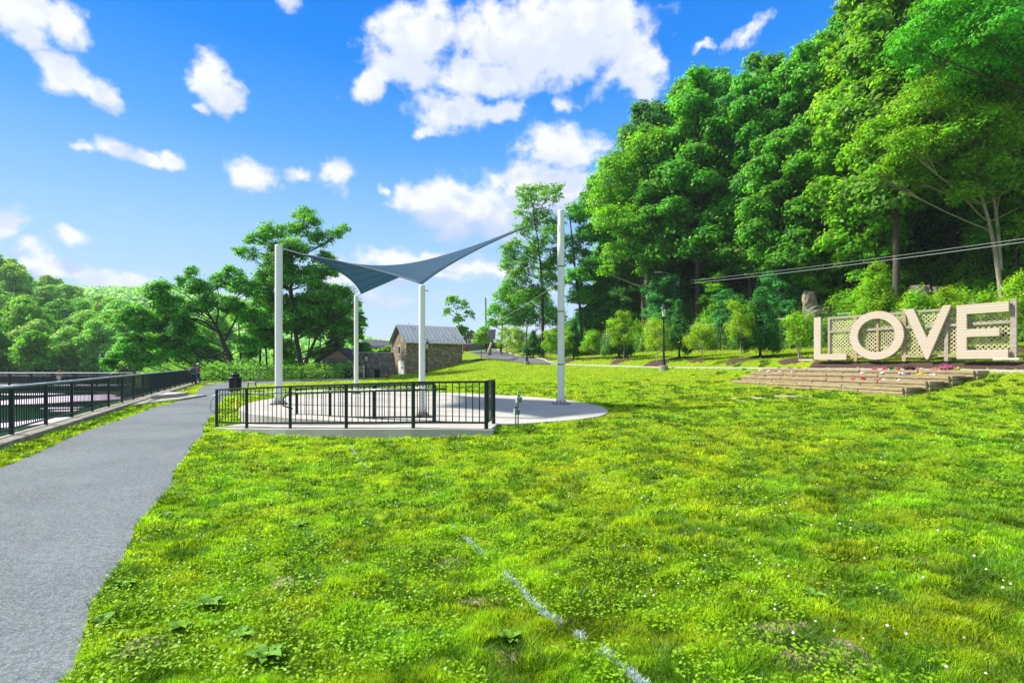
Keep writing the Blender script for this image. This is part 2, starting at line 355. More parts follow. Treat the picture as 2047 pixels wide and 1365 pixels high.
# ------------------------------------------------------------------ object helpers
def tag(o, label=None, cat=None, group=None, kind=None):
    if label: o['label'] = label
    if cat: o['category'] = cat
    if group: o['group'] = group
    if kind: o['kind'] = kind
    return o
def thing(name, loc, label, cat, group=None):
    o = bpy.data.objects.new(name, None); C.objects.link(o); o.location = loc
    o.empty_display_size = 0.2
    return tag(o, label, cat, group)
def link_mesh(name, me, m, parent=None):
    o = bpy.data.objects.new(name, me); C.objects.link(o)
    if m is not None: me.materials.append(m)
    if parent is not None: o.parent = parent
    return o
class MB:
    def __init__(s): s.v = []; s.f = []
    def add(s, vs, fs):
        k = len(s.v); s.v += [tuple(v) for v in vs]; s.f += [tuple(i+k for i in f) for f in fs]; return s
    def box(s, c, size, rz=0.0, taper=1.0):
        hx, hy, hz = size[0]/2, size[1]/2, size[2]/2; cs, sn = math.cos(rz), math.sin(rz); vs = []
        for z in (-1, 1):
            k = taper if z > 0 else 1
            for a, b in ((-1, -1), (1, -1), (1, 1), (-1, 1)):
                x, y = a*hx*k, b*hy*k
                vs.append((c[0]+x*cs-y*sn, c[1]+x*sn+y*cs, c[2]+z*hz))
        return s.add(vs, [(3, 2, 1, 0), (4, 5, 6, 7), (0, 1, 5, 4), (1, 2, 6, 5), (2, 3, 7, 6), (3, 0, 4, 7)])
    def bar(s, a, b, wd, ht, up=(0, 0, 1)):
        a = Vector(a); b = Vector(b); t = (b-a).normalized(); u = Vector(up)
        sd_ = t.cross(u)
        if sd_.length < 1e-4: sd_ = t.cross(Vector((1, 0, 0)))
        sd_.normalize(); u = sd_.cross(t).normalized()
        vs = []
        for p in (a, b):
            for x, y in ((-1, -1), (1, -1), (1, 1), (-1, 1)): vs.append(p+sd_*x*wd/2+u*y*ht/2)
        return s.add(vs, [(3, 2, 1, 0), (4, 5, 6, 7), (0, 1, 5, 4), (1, 2, 6, 5), (2, 3, 7, 6), (3, 0, 4, 7)])
    def tube(s, pts, rad, n=8, caps=True):
        pts = [Vector(p) for p in pts]
        if not hasattr(rad, '__len__'): rad = [rad]*len(pts)
        vs = []; prev = None
        for i, p in enumerate(pts):
            t = (pts[min(i+1, len(pts)-1)]-pts[max(i-1, 0)]).normalized()
            if prev is None:
                a = t.cross(Vector((0, 1, 0)) if abs(t.y) < .9 else Vector((1, 0, 0))).normalized()
            else: a = (prev-t*prev.dot(t)).normalized()
            prev = a; b = t.cross(a)
            for k in range(n):
                th = 2*math.pi*k/n; vs.append(p+(a*math.cos(th)+b*math.sin(th))*rad[i])
        fs = []
        for i in range(len(pts)-1):
            for k in range(n):
                k2 = (k+1) % n; fs.append((i*n+k, i*n+k2, (i+1)*n+k2, (i+1)*n+k))
        if caps: fs.append(tuple(range(n))[::-1]); fs.append(tuple((len(pts)-1)*n+k for k in range(n)))
        return s.add(vs, fs)
    def lathe(s, c, prof, n=20):
        vs = []; fs = []
        for (r, z) in prof:
            for k in range(n):
                th = 2*math.pi*k/n; vs.append((c[0]+r*math.cos(th), c[1]+r*math.sin(th), c[2]+z))
        for i in range(len(prof)-1):
            for k in range(n):
                k2 = (k+1) % n; fs.append((i*n+k, i*n+k2, (i+1)*n+k2, (i+1)*n+k))
        fs.append(tuple(range(n))[::-1]); fs.append(tuple((len(prof)-1)*n+k for k in range(n)))
        return s.add(vs, fs)
    def prism(s, pts, z0, z1):
        n = len(pts)
        vs = [(p[0], p[1], z0) for p in pts]+[(p[0], p[1], z1) for p in pts]
        fs = [tuple(range(n))[::-1], tuple(range(n, 2*n))]
        for i in range(n): fs.append((i, (i+1) % n, n+(i+1) % n, n+i))
        return s.add(vs, fs)
    def build(s, name, m, parent=None, smooth=False, bevel=0.0):
        off = Vector(parent.matrix_basis.translation) if parent is not None else Vector((0, 0, 0))
        if parent is not None and parent.parent is not None: off = off+parent.parent.matrix_basis.translation
        me = bpy.data.meshes.new(name)
        me.from_pydata([(v[0]-off.x, v[1]-off.y, v[2]-off.z) for v in s.v], [], s.f); me.update()
        if smooth:
            for p in me.polygons: p.use_smooth = len(p.vertices) < 5
        o = link_mesh(name, me, m, parent)
        if bevel:
            b = o.modifiers.new('bevel', 'BEVEL'); b.width = bevel; b.segments = 2; b.limit_method = 'ANGLE'
        return o
def np_mesh(name, verts, loops, totals, m, parent=None, col=None, smooth=False):
    me = bpy.data.meshes.new(name)
    nv, nl, nf = len(verts), len(loops), len(totals)
    me.vertices.add(nv); me.loops.add(nl); me.polygons.add(nf)
    me.vertices.foreach_set('co', np.ascontiguousarray(verts, np.float32).ravel())
    me.loops.foreach_set('vertex_index', np.ascontiguousarray(loops, np.int32))
    st = np.concatenate(([0], np.cumsum(totals)[:-1])).astype(np.int32)
    me.polygons.foreach_set('loop_start', st)
    me.polygons.foreach_set('loop_total', np.ascontiguousarray(totals, np.int32))
    if smooth: me.polygons.foreach_set('use_smooth', np.ones(nf, bool))
    me.update(calc_edges=True)
    if col is not None:
        a = me.color_attributes.new('Col', 'FLOAT_COLOR', 'POINT')
        c4 = np.ones((nv, 4), np.float32); c4[:, :3] = col
        a.data.foreach_set('color', c4.ravel())
    return link_mesh(name, me, m, parent)

# ------------------------------------------------------------------ ground sheet
def axis(a, b, fine0, fine1, step, grow=1.12):
    c = list(np.arange(fine0, fine1+1e-6, step)); st = step; x = fine1
    while x < b: st = min(st*grow, 40); x += st; c.append(x)
    st = step; x = fine0; lo = []
    while x > a: st = min(st*grow, 40); x -= st; lo.append(x)
    return np.array(lo[::-1]+c)
gx = axis(-1500, 1500, -34, 34, 0.4); gy = axis(-300, 2500, -2, 62, 0.4)
GX, GY = np.meshgrid(gx, gy); GZ = H(GX, GY)
nx, ny = len(gx), len(gy)
idx = np.arange(nx*ny).reshape(ny, nx)
q = np.stack([idx[:-1, :-1], idx[:-1, 1:], idx[1:, 1:], idx[1:, :-1]], -1).reshape(-1, 4)
gv = np.stack([GX.ravel(), GY.ravel(), GZ.ravel()], -1)
ground = np_mesh('ground', gv, q.ravel(), np.full(len(q), 4), M['ground'], smooth=True)
tag(ground, kind='structure')
S_, D_ = sd_of(gv[:, 0], gv[:, 1])
zone = np.zeros((len(gv), 4), np.float32); zone[:, 3] = 1
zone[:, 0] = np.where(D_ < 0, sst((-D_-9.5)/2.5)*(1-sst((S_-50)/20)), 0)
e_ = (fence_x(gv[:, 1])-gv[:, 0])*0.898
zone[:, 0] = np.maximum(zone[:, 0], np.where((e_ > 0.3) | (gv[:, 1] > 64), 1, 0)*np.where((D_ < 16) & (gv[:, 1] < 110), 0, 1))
bp_ = ground_hit(1560, 792)
zone[:, 1] = np.exp(-(((gv[:, 0]-bp_.x)/2.0)**2+((gv[:, 1]-bp_.y)/0.75)**2)*1.3)
bp2 = ground_hit(2000, 748)
zone[:, 1] = np.maximum(zone[:, 1], 0.55*np.exp(-(((gv[:, 0]-bp2.x)/1.6)**2+((gv[:, 1]-bp2.y)/0.7)**2)*1.5))
a_ = ground.data.color_attributes.new('zone', 'FLOAT_COLOR', 'POINT'); a_.data.foreach_set('color', zone.ravel())

def sheet(name, outline, zfun, m, step=None, kind='structure', zoff=0.0):
    mb = MB(); n = len(outline)
    mb.add([(p[0], p[1], zfun(p[0], p[1])+zoff) for p in outline], [tuple(range(n))])
    o = mb.build(name, m); tag(o, kind=kind); return o
def strip(name, left, right, m, zoff, zf=None, th=0.0):
    """a paved strip between two edge lines, following the ground"""
    mb = MB(); n = len(left); vs = []; K = 5
    for a, b in zip(left, right):
        for k in range(K+1):
            x = a[0]+(b[0]-a[0])*k/K; y = a[1]+(b[1]-a[1])*k/K
            vs.append((x, y, (zf(x, y) if zf else Hs(x, y))+zoff))
    fs = [(i*(K+1)+k, i*(K+1)+k+1, (i+1)*(K+1)+k+1, (i+1)*(K+1)+k) for i in range(n-1) for k in range(K)]
    mb.add(vs, fs); o = mb.build(name, m, smooth=True); tag(o, kind='structure'); return o
def catmull(pts, n=8, closed=False):
    P = [Vector(p) for p in pts]; out = []; L = len(P)
    rngi = range(L) if closed else range(L-1)
    for i in rngi:
        p0 = P[(i-1) % L] if closed or i > 0 else P[0]*2-P[1]
        p1 = P[i]; p2 = P[(i+1) % L]
        p3 = P[(i+2) % L] if closed or i+2 < L else P[-1]*2-P[-2]
        for k in range(n):
            t = k/n
            out.append(0.5*((2*p1)+(p2-p0)*t+(2*p0-5*p1+4*p2-p3)*t*t+(3*p1-p0-3*p2+p3)*t*t*t))
    if not closed: out.append(P[-1])
    return out
# asphalt path
Lpx = [(0, 938), (80, 905), (171, 863), (244, 839), (317, 813), (376, 797), (392, 785), (402, 776), (420, 769)]
Rpx = [(154, 1276), (195, 1214), (253, 1102), (308, 1016), (335, 972), (369, 920), (388, 893), (408, 860), (430, 822), (452, 792), (478, 778), (505, 771)]
Lp = [Vector((-5.0, -8, 0)), Vector((-6.2, 3, 0)), Vector((-7.2, 5.8, 0))]+[onplane(x, y, 0) for x, y in Lpx]+[Vector((-24.0, 47.5, 0)), Vector((-17, 55, 0))]
Rp = [Vector((-1.4, -8, 0)), Vector((-2.2, 1.5, 0))]+[onplane(x, y, 0) for x, y in Rpx]+[Vector((-18.5, 45, 0)), Vector((-14, 51, 0))]
def resample(pts, n):
    P = catmull(pts, 10); L = [0]
    for a, b in zip(P, P[1:]): L.append(L[-1]+(b-a).length)
    out = []
    for i in range(n):
        t = L[-1]*(i/(n-1))**1.3
        out.append((float(np.interp(t, L, [p.x for p in P])), float(np.interp(t, L, [p.y for p in P]))))
    return out
path_L = resample(Lp, 60); path_R = resample(Rp, 60)
path_R = [(x+0.05*math.sin(i*2.3)+0.03*math.sin(i*5.1), y) for i, (x, y) in enumerate(path_R)]
strip('path', path_L, path_R, M['asphalt'], 0.02, zf=lambda x, y: 0.0)
path_poly = np.array(path_L+path_R[::-1])
def inpoly(px, py, poly):
    c = np.zeros(px.shape, bool); n = len(poly); j = n-1
    for i in range(n):
        xi, yi = poly[i]; xj, yj = poly[j]
        cond = ((yi > py) != (yj > py)) & (px < (xj-xi)*(py-yi)/(yj-yi+1e-12)+xi)
        c ^= cond; j = i
    return c

# upper walk and road
ss = np.linspace(-45, 26, 60)
road_s = np.linspace(26, 52, 22)
sw = [walk_pt(s, 0.0) for s in ss]; sw2 = [walk_pt(s, -1.35) for s in ss]
walk_prof = lambda x, y: float(walk_z(sd_of(np.float64(x), np.float64(y))[0]))
mbk = MB()
for i in range(len(ss)-1):
    for (da, db, za, zb) in ((0.0, -1.35, 0.03, 0.06), (0.0, 0.0, -0.35, 0.03)):
        a0 = walk_pt(ss[i], da); a1 = walk_pt(ss[i+1], da); b0 = walk_pt(ss[i], db); b1 = walk_pt(ss[i+1], db)
        z0 = float(walk_z(ss[i])); z1 = float(walk_z(ss[i+1]))
        mbk.add([(*a0, z0+za), (*b0, z0+zb), (*b1, z1+zb), (*a1, z1+za)], [(0, 1, 2, 3)])
o = mbk.build('pavement', M['concrete']); tag(o, kind='structure')
rl = [walk_pt(s, 0.0) for s in np.linspace(26, 40, 8)]; rr = [walk_pt(s, -1.35-2.6*float(sst((s-26)/12))) for s in np.linspace(26, 40, 8)]
e0 = rl[-1]; e1 = rr[-1]
for k in range(1, 14):
    t = k/13
    rl.append((e0[0]-5.0*t-1.5*t*(1-t), e0[1]+24*t)); rr.append((e1[0]-4.0*t, e1[1]+25*t))
strip('road', rl, rr, M['asphalt_dark'], 0.06)
road_poly = np.array(rl+rr[::-1])
# kerb of the road
mb = MB()
for i in range(len(rr)-1):
    a = rr[i]; b = rr[i+1]
    mb.bar((a[0]+.1, a[1], Hs(*a)+.08), (b[0]+.1, b[1], Hs(*b)+.08), .18, .16)
o = mb.build('kerb', M['concrete']); tag(o, kind='structure')

# water
wv = MB(); wv.add([(-900, -200, -3.4), (-4, -200, -3.4), (-10.2, 11, -3.4), (-27.2, 46, -3.4), (-40, 62, -3.4), (-66, 110, -3.4), (-900, 110, -3.4)], [tuple(range(7))])
o = wv.build('water', M['water']); tag(o, kind='structure')
M['patch'] = mat('pale_pink_patch', (0.88, 0.69, 0.86), 0.6, var=0.12, scale=1.5, bump=0.3)  # flat pale pink sheets laid just above the water
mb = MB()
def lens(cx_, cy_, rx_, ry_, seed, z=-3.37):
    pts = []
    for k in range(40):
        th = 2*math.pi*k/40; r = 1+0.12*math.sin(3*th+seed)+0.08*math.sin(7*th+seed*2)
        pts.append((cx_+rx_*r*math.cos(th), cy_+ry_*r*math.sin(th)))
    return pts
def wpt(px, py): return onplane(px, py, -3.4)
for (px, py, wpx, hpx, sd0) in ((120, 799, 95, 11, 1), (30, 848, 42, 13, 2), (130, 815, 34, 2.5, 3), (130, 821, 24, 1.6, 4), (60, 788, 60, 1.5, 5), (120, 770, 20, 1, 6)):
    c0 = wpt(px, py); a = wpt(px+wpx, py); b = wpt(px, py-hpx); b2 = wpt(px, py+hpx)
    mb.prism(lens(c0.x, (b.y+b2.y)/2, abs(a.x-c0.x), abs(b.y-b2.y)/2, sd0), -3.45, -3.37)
o = mb.build('river_patches', M['patch']); tag(o, 'pale pink patches on the dark river beyond the railing', 'patch', kind='stuff')

# ------------------------------------------------------------------ river railing
def railing(name, pts, h, label, zb, pickets=True, toprail='galv', post=0.07, spacing=0.135, group=None, mid=False):
    root = thing(name, (pts[0][0], pts[0][1], pts[0][2] if len(pts[0]) > 2 else zb), label, 'railing', group)
    P = [Vector((p[0], p[1], p[2] if len(p) > 2 else zb)) for p in pts]
    up = Vector((0, 0, 1))
    for p in P: MB().bar(p-up*0.02, p+up*(h-.02), post, post, up=(0.9, 0.4, 0)).build('post', M['railing'], root, bevel=0.004)
    t = MB()
    for a, b in zip(P, P[1:]): t.bar(a+up*h, b+up*h, 0.085, 0.045)
    t.build('top_rail', M['railing'], root, bevel=0.01)
    if toprail == 'galv':
        t = MB()
        for a, b in zip(P, P[1:]): t.tube([a+up*(h+.035), b+up*(h+.035)], 0.03, 8)
        t.build('hand_rail', M['galv'], root, smooth=True)
    t = MB()
    for a, b in zip(P, P[1:]): t.bar(a+up*0.13, b+up*0.13, 0.04, 0.04)
    if mid:
        for a, b in zip(P, P[1:]): t.bar(a+up*(h-.16), b+up*(h-.16), 0.035, 0.035)
    t.build('bottom_rail', M['railing'], root)
    if pickets:
        for a, b in zip(P, P[1:]):
            L = (b-a).length; n = max(2, round(L/spacing)); t = MB()
            for k in range(1, n):
                q_ = a.lerp(b, k/n); t.bar(q_+up*0.14, q_+up*(h-.02), 0.018, 0.018, up=(0.9, 0.4, 0))
            t.build('baluster_panel', M['railing'], root)
    return root
fd = [3.6, 5.5, 7.5, 9.5]+[11.46+1.82*k for k in range(19)]
fp = [(fence_x(y), y) for y in fd]
railing('river_railing', fp, 1.03, 'long dark metal railing with galvanised handrail on the kerb along the river', 0.15)
ex, ey = fp[-1]
far_pts = [(ex, ey), (ex+1.6, ey+1.2), (ex+3.4, ey+2.4), (ex+5.2, ey+3.8), (ex+7.0, ey+5.4), (ex+8.6, ey+7.2), (ex+10.2, ey+9.0), (ex+12, ey+10.2), (ex+14, ey+10.8)]
railing('end_railing', far_pts, 1.03, 'black picket railing across the far end of the path under the trees', 0.10, toprail=None)
mb = MB()
for a, b in zip(far_pts, far_pts[1:]): mb.bar((*a, 0.05), (*b, 0.05), .3, .12)
o = mb.build('kerb', M['concrete']); tag(o, kind='structure')
# kerb under the railing: separate cast lengths with joints
ux, uy = FS/math.hypot(FS, 1), 1/math.hypot(FS, 1)
mb = MB(); n = 15
L0 = Vector((fence_x(1.5), 1.5, 0)); tot = (Vector((ex, ey, 0))-L0).length
for k in range(n):
    a = L0+Vector((ux, uy, 0))*(tot*k/n+0.02); b = L0+Vector((ux, uy, 0))*(tot*(k+1)/n-0.02)
    off = Vector((uy, -ux, 0))*0.16
    mb.bar(a+off+Vector((0, 0, -.10)), b+off+Vector((0, 0, -.10)), .48, .5)
o = mb.build('kerb', M['concrete_old'], bevel=0.025); tag(o, kind='structure')
mb = MB(); mb.bar(L0-Vector((uy, -ux, 0))*0.1+Vector((0, 0, -2)), Vector((ex, ey, -2))-Vector((uy, -ux, 0))*0.1, .3, 3.3)
rw = mb.build('retaining_wall', M['concrete_old']); tag(rw, 'concrete retaining wall dropping from the railing kerb to the river', 'wall')
# landing slab joining kerb to path
mb = MB()
c = [onplane(272, 803, 0), onplane(392, 797.5, 0), onplane(383, 786, 0), onplane(300, 789, 0)]
lp = [(fence_x(19.6)+.3, 19.9), (c[1].x, 23.6), (c[1].x-.6, 26.6), (fence_x(26.5)+.3, 26.3)]
mb.prism(lp, -0.3, 0.10); ls = mb.build('concrete_landing', M['concrete_old'], bevel=.015)
tag(ls, 'low concrete landing slab between the river kerb and the asphalt path', 'slab')
lp2 = [(fence_x(23)+.5, 23.2), (c[1].x-.9, 24.6), (c[1].x-1.3, 26.2), (fence_x(26)+.5, 25.9)]
mb = MB(); mb.prism(lp2, 0.10, 0.26); up_s = mb.build('upper_step', M['concrete'], ls, bevel=.015)

# ------------------------------------------------------------------ concrete stage, ramp, railings
SZ = 0.34
spx = [(1040, 846), (1100, 842), (1150, 838), (1188, 833), (1208, 828), (1216, 821), (1198, 811), (1150, 802), (1100, 796), (1000, 789), (900, 785), (800, 783), (720, 783.5), (640, 787), (570, 793), (520, 800), (492, 807), (478, 815), (484, 821), (500, 826), (540, 831), (600, 836), (680, 840), (760, 843), (850, 845.5), (950, 847.5)]
so = catmull([onplane(x, y, SZ) for x, y in spx], 5, True)
stage = thing('round_stage', (-2.8, 18.2, 0), 'round pale concrete stage slab under the shade sail', 'stage')
mb = MB(); mb.prism([(p.x, p.y) for p in so], -0.3, SZ); mb.build('slab', M['concrete'], stage, bevel=0.02)
ctr = Vector((sum(p.x for p in so)/len(so), sum(p.y for p in so)/len(so), SZ))
inner = [ctr+(p-ctr)*0.86 for p in so]; inner2 = [ctr+(p-ctr)*0.857 for p in so]
mb = MB(); n = len(inner)
mb.add([(p.x, p.y, SZ+.004) for p in inner]+[(p.x, p.y, SZ+.004) for p in inner2], [(i, (i+1) % n, n+(i+1) % n, n+i) for i in range(n)])
M['joint'] = mat('concrete_joint', (0.36, 0.36, 0.35), 0.9)
mb.build('joint_line', M['joint'], stage)
stage_poly = np.array([(p.x, p.y) for p in so])

rpost = [(433, 13.8, 0.02), (493, 12.9, 0.10), (580, 12.25, 0.18), (692, 11.7, 0.25), (826, 11.2, 0.32), (972, 10.9, 0.345)]
RP = [Vector(((x-CX)/F*D, D, z)) for x, D, z in rpost]
inn = []
nrm = [Vector((0.42, 0.9, 0)), Vector((0.38, .92, 0)), Vector((.3, .95, 0)), Vector((.22, .97, 0)), Vector((.12, .99, 0)), Vector((.05, 1, 0))]
wdt = [1.55, 1.5, 1.45, 1.3, 1.2, 1.15]
inn = [p+n_*w_ for p, n_, w_ in zip(RP, nrm, wdt)]
outr = [p-n_*0.16 for p, n_ in zip(RP, nrm)]
ramp = MB(); vs = []
for a, b in zip(outr, inn): vs += [(a.x, a.y, a.z), (b.x, b.y, b.z), (a.x, a.y, -.3), (b.x, b.y, -.3)]
last = outr[-1]; ext = Vector((.16, 0, 0))
vs += [(last.x+.16, last.y, SZ), (inn[-1].x+.16, inn[-1].y+.1, SZ), (last.x+.16, last.y, -.3), (inn[-1].x+.16, inn[-1].y+.1, -.3)]
fs = []
for i in range(6):
    k = i*4; fs += [(k, k+4, k+5, k+1), (k, k+2, k+6, k+4), (k+1, k+5, k+7, k+3)]
fs += [(24, 26, 27, 25), (0, 1, 3, 2)]
ramp.add(vs, fs); rampo = ramp.build('access_ramp', M['concrete'])
tag(rampo, 'pale concrete ramp rising behind the black railing to the round stage', 'ramp')
ramp_poly = np.array([(p.x, p.y) for p in outr]+[(last.x+.16, last.y)]+[(inn[-1].x+.16, inn[-1].y)]+[(p.x, p.y) for p in inn[::-1]])
fr = railing('ramp_railing', [tuple(p) for p in RP]+[(RP[-1].x+.12, RP[-1].y+.95, .345)], 1.0, 'front black railing with pickets along the lawn edge of the ramp', 0.3, toprail=None, spacing=0.155)
t = MB()
for a, b in zip(RP[:5], RP[1:5]): t.tube([a+Vector((0, .09, .86)), b+Vector((0, .09, .86))], .022, 8)
e = RP[4]+Vector((0, .09, .86)); t.tube([e, e+Vector((.42, .05, 0))], .022, 8)
s0 = RP[0]+Vector((0, .09, .86)); t.tube([s0, s0+Vector((-.16, .02, -.04)), s0+Vector((-.24, .03, -.2)), s0+Vector((-.24, .03, -.42)), s0+Vector((-.05, 0, -.5))], .022, 8)
t.build('hand_rail', M['galv'], fr, smooth=True)
ip = [inn[1].lerp(inn[2], .15), inn[2].lerp(inn[3], .05), inn[3].lerp(inn[4], .02), inn[4]+Vector((.15, 0, 0))]
ip = [Vector((p.x, p.y-.08, p.z)) for p in ip]
ir = railing('inner_ramp_railing', [tuple(p) for p in ip], 0.92, 'shorter black railing between the ramp and the round stage', 0.3, toprail=None, spacing=0.155)
t = MB(); s0 = ip[0]+Vector((0, -.08, .8))
t.tube([ip[-1]+Vector((.3, -.08, .8)), s0, s0+Vector((-.2, 0, 0)), s0+Vector((-.34, 0, -.14)), s0+Vector((-.34, 0, -.34)), s0+Vector((-.08, 0, -.42))], .022, 8)
t.build('hand_rail', M['black'], ir, smooth=True)

# poles and sail
def pole(px, D, ztop, r, label, bands=()):
    X = (px-CX)/F*D
    root = thing('sail_pole', (X, D, SZ), label, 'pole', 'white poles holding the shade sail')
    m = MB(); m.lathe((X, D, SZ), [(r*1.05, 0.05), (r, .2), (r, (ztop-SZ)-.03), (r*.92, ztop-SZ)], 24); m.build('shaft', M['white_steel'], root, smooth=True)
    m = MB(); m.box((X, D, SZ+.03), (r*4.0, r*4.0, .05), .3); m.build('base_plate', M['concrete_old'], root, bevel=.006)
    for k in range(8):
        th = 2*math.pi*k/8+.2
        m = MB(); m.add([(X+math.cos(th+a)*rr_, D+math.sin(th+a)*rr_, z) for a, rr_, z in ((-.05, r*.9, SZ+.05), (-.05, r*1.75, SZ+.05), (-.05, r*.95, SZ+.3), (.05, r*.9, SZ+.05), (.05, r*1.75, SZ+.05), (.05, r*.95, SZ+.3))],
              [(0, 1, 2), (5, 4, 3), (0, 3, 4, 1), (1, 4, 5, 2), (2, 5, 3, 0)])
        if k < 8: m.build('gusset', M['white_steel'], root)
        b = MB(); b.lathe((X+math.cos(th+.39)*r*1.5, D+math.sin(th+.39)*r*1.5, SZ+.05), [(.022, 0), (.022, .05)], 6); b.build('anchor_bolt', M['rust'], root)
    for z in bands:
        m = MB(); m.lathe((X, D, z), [(r+.006, 0), (r+.012, .01), (r+.006, .03)], 20); m.build('band', M['black'], root)
    m = MB(); m.tube([(X-.0, D, ztop-.12), (X+(-.18 if px > 900 else .18), D-.02, ztop-.16)], .018, 6); m.build('eye_bolt', M['galv'], root)
    return root
pole(557, 17.4, 5.74, .122, 'thick white sail pole at the left of the round stage')
pole(1121.5, 17.4, 6.93, .118, 'tallest white sail pole with dark bands at the right of the stage', (1.0*5.0, 3.47, 1.68))
pole(843.5, 13.75, 3.83, .083, 'short slim white sail pole nearest the ramp railing')
pole(712, 23.3, 4.80, .095, 'white sail pole at the back of the stage in front of the trees')
cornL = at(604, 508, 17.5); cornR = at(1078, 443, 17.4); cornN = at(843.5, 567, 13.75); cornB = at(722, 587, 23.2)
def edge(a, b, ctrp, k, n):
    m = (a+b)/2+(ctrp-(a+b)/2)*k
    return [a*(1-t)**2+m*2*t*(1-t)+b*t*t for t in [i/n for i in range(n+1)]]
cc = (cornL+cornR+cornN+cornB)/4
n = 40
E0 = edge(cornL, cornN, cc, .30, n); E1 = edge(cornB, cornR, cc, .30, n); E2 = edge(cornL, cornB, cc, .30, n); E3 = edge(cornN, cornR, cc, .30, n)
vs = []
for i in range(n+1):
    for j in range(n+1):
        u, v = i/n, j/n
        p = E0[i]*(1-v)+E1[i]*v+E2[j]*(1-u)+E3[j]*u-(cornL*(1-u)*(1-v)+cornN*u*(1-v)+cornB*(1-u)*v+cornR*u*v)
        vs.append(p)
mb = MB(); mb.add(vs, [(i*(n+1)+j, i*(n+1)+j+1, (i+1)*(n+1)+j+1, (i+1)*(n+1)+j) for i in range(n) for j in range(n)])
sail_root = thing('shade_sail', tuple(cc), 'twisted blue grey fabric shade sail stretched between the white poles', 'shade sail')
def sail_mat():
    m = bpy.data.materials.new('blue_shade_cloth'); m.use_nodes = True; t = m.node_tree
    b = t.nodes['Principled BSDF']; b.inputs['Roughness'].default_value = .8
    b.inputs['Base Color'].default_value = (.016, .085, .150, 1)
    tr = N(t, 'ShaderNodeBsdfTranslucent', ins={'Color': (.02, .14, .26, 1)})
    tp = N(t, 'ShaderNodeBsdfTransparent', ins={'Color': (1, 1, 1, 1)})
    m1 = N(t, 'ShaderNodeMixShader', ins={0: .4, 1: b.outputs[0], 2: tr.outputs[0]})
    m2 = N(t, 'ShaderNodeMixShader', ins={0: .12, 1: m1.outputs[0], 2: tp.outputs[0]})
    t.links.new(m2.outputs[0], t.nodes['Material Output'].inputs[0]); return m
sc_ = mb.build('fabric', sail_mat(), sail_root, smooth=True)
so_ = sc_.modifiers.new('thick', 'SOLIDIFY'); so_.thickness = .006
m = MB()
for j in range(7, n, 7): m.tube([vs[i*(n+1)+j]+Vector((0, 0, -.004)) for i in range(0, n+1, 2)], .008, 4)
m.build('seams', mat('sail_seam', (.02, .06, .09), .8), sail_root, smooth=True)
for E in (E0, E1, E2, E3):
    m = MB(); m.tube(E[::2], .022, 6); m.build('hem', mat('dark_hem', (.05, .09, .12), .8) if 'hem' not in M else M['hem'], sail_root, smooth=True)
for a, b in ((cornL, at(566, 497, 17.4)), (cornR, at(1113, 426, 17.4)), (cornN, Vector((cornN.x, cornN.y, 3.80))), (cornB, at(712, 594, 23.3))):
    m = MB(); m.tube([a, b], .014, 6); m.build('cable', M['galv'], sail_root)

# power pedestal beside the stage
g0 = Vector(((1034-CX)/F*11.35, 11.35, 0)); g0.z = Hs(g0.x, g0.y)-.02
pd = thing('outlet_post', tuple(g0), 'two small grey outlet boxes on thin posts at the stage edge', 'outlet post')
for dx, z1, nm in ((.02, .90, 'post'), (-.035, .62, 'post')):
    m = MB(); m.tube([g0+Vector((dx, 0, 0)), g0+Vector((dx, 0, z1))], .014, 8); m.build(nm, M['rubber'], pd, smooth=True)
for dx, z in ((.035, .70), (-.01, .44)):
    m = MB(); m.box(g0+Vector((dx, -.02, z)), (.13, .10, .13), .3); b = m.build('outlet_box', M['galv'], pd, bevel=.008)
    m = MB(); m.box(g0+Vector((dx+.015, -.085, z-.005)), (.10, .03, .10), .3); m.build('cover', M['rubber'], pd, bevel=.005)
    m = MB(); m.box(g0+Vector((dx, -.02, z+.08)), (.05, .05, .035), .3); m.build('cap', M['black'], pd)
# yellow marker by the ramp foot
yb = onplane(473, 817, .02)
m = MB(); m.lathe(tuple(yb), [(.10, 0), (.10, .03), (.06, .05), (.05, .34), (.03, .38)], 12)
tag(m.build('marker_cone', M['yellow'], None, smooth=True), 'small yellow marker on the path behind the ramp railing', 'marker')

# litter bin, bench
bx = onplane(470, 783, 0); bx = Vector(((470-CX)/F*31, 31, 0.02))
tb = thing('litter_bin', tuple(bx), 'black slatted litter bin with raised lid beside the path', 'litter bin')
m = MB(); m.lathe(tuple(bx), [(.30, 0), (.31, .05), (.31, .72), (.30, .76)], 24); m.build('liner', M['black'], tb, smooth=True)
m = MB()
for k in range(28):
    th = 2*math.pi*k/28; m.bar(bx+Vector((math.cos(th)*.325, math.sin(th)*.325, .05)), bx+Vector((math.cos(th)*.34, math.sin(th)*.34, .80)), .03, .012, up=(math.cos(th), math.sin(th), 0))
m.build('slats', M['railing'], tb)
m = MB(); m.lathe(tuple(bx), [(.36, .78), (.42, .80), (.42, .84), (.36, .86)], 24); m.build('rim', M['black'], tb, smooth=True)
m = MB(); m.lathe(tuple(bx), [(.22, .86), (.23, 1.0), (.25, 1.02), (.22, 1.06), (.1, 1.08)], 20); m.build('lid', M['black'], tb, smooth=True)
b0 = Vector(((504-CX)/F*33.5, 33.5, 0)); b0.z = Hs(b0.x, b0.y)
bn = thing('park_bench', tuple(b0), 'pale wooden park bench seen end on behind the litter bin', 'bench')
def bl(u, v, z): return b0+Vector((u*.89-v*.45, u*.45+v*.89, z))     # u: seat depth (faces left), v: length away
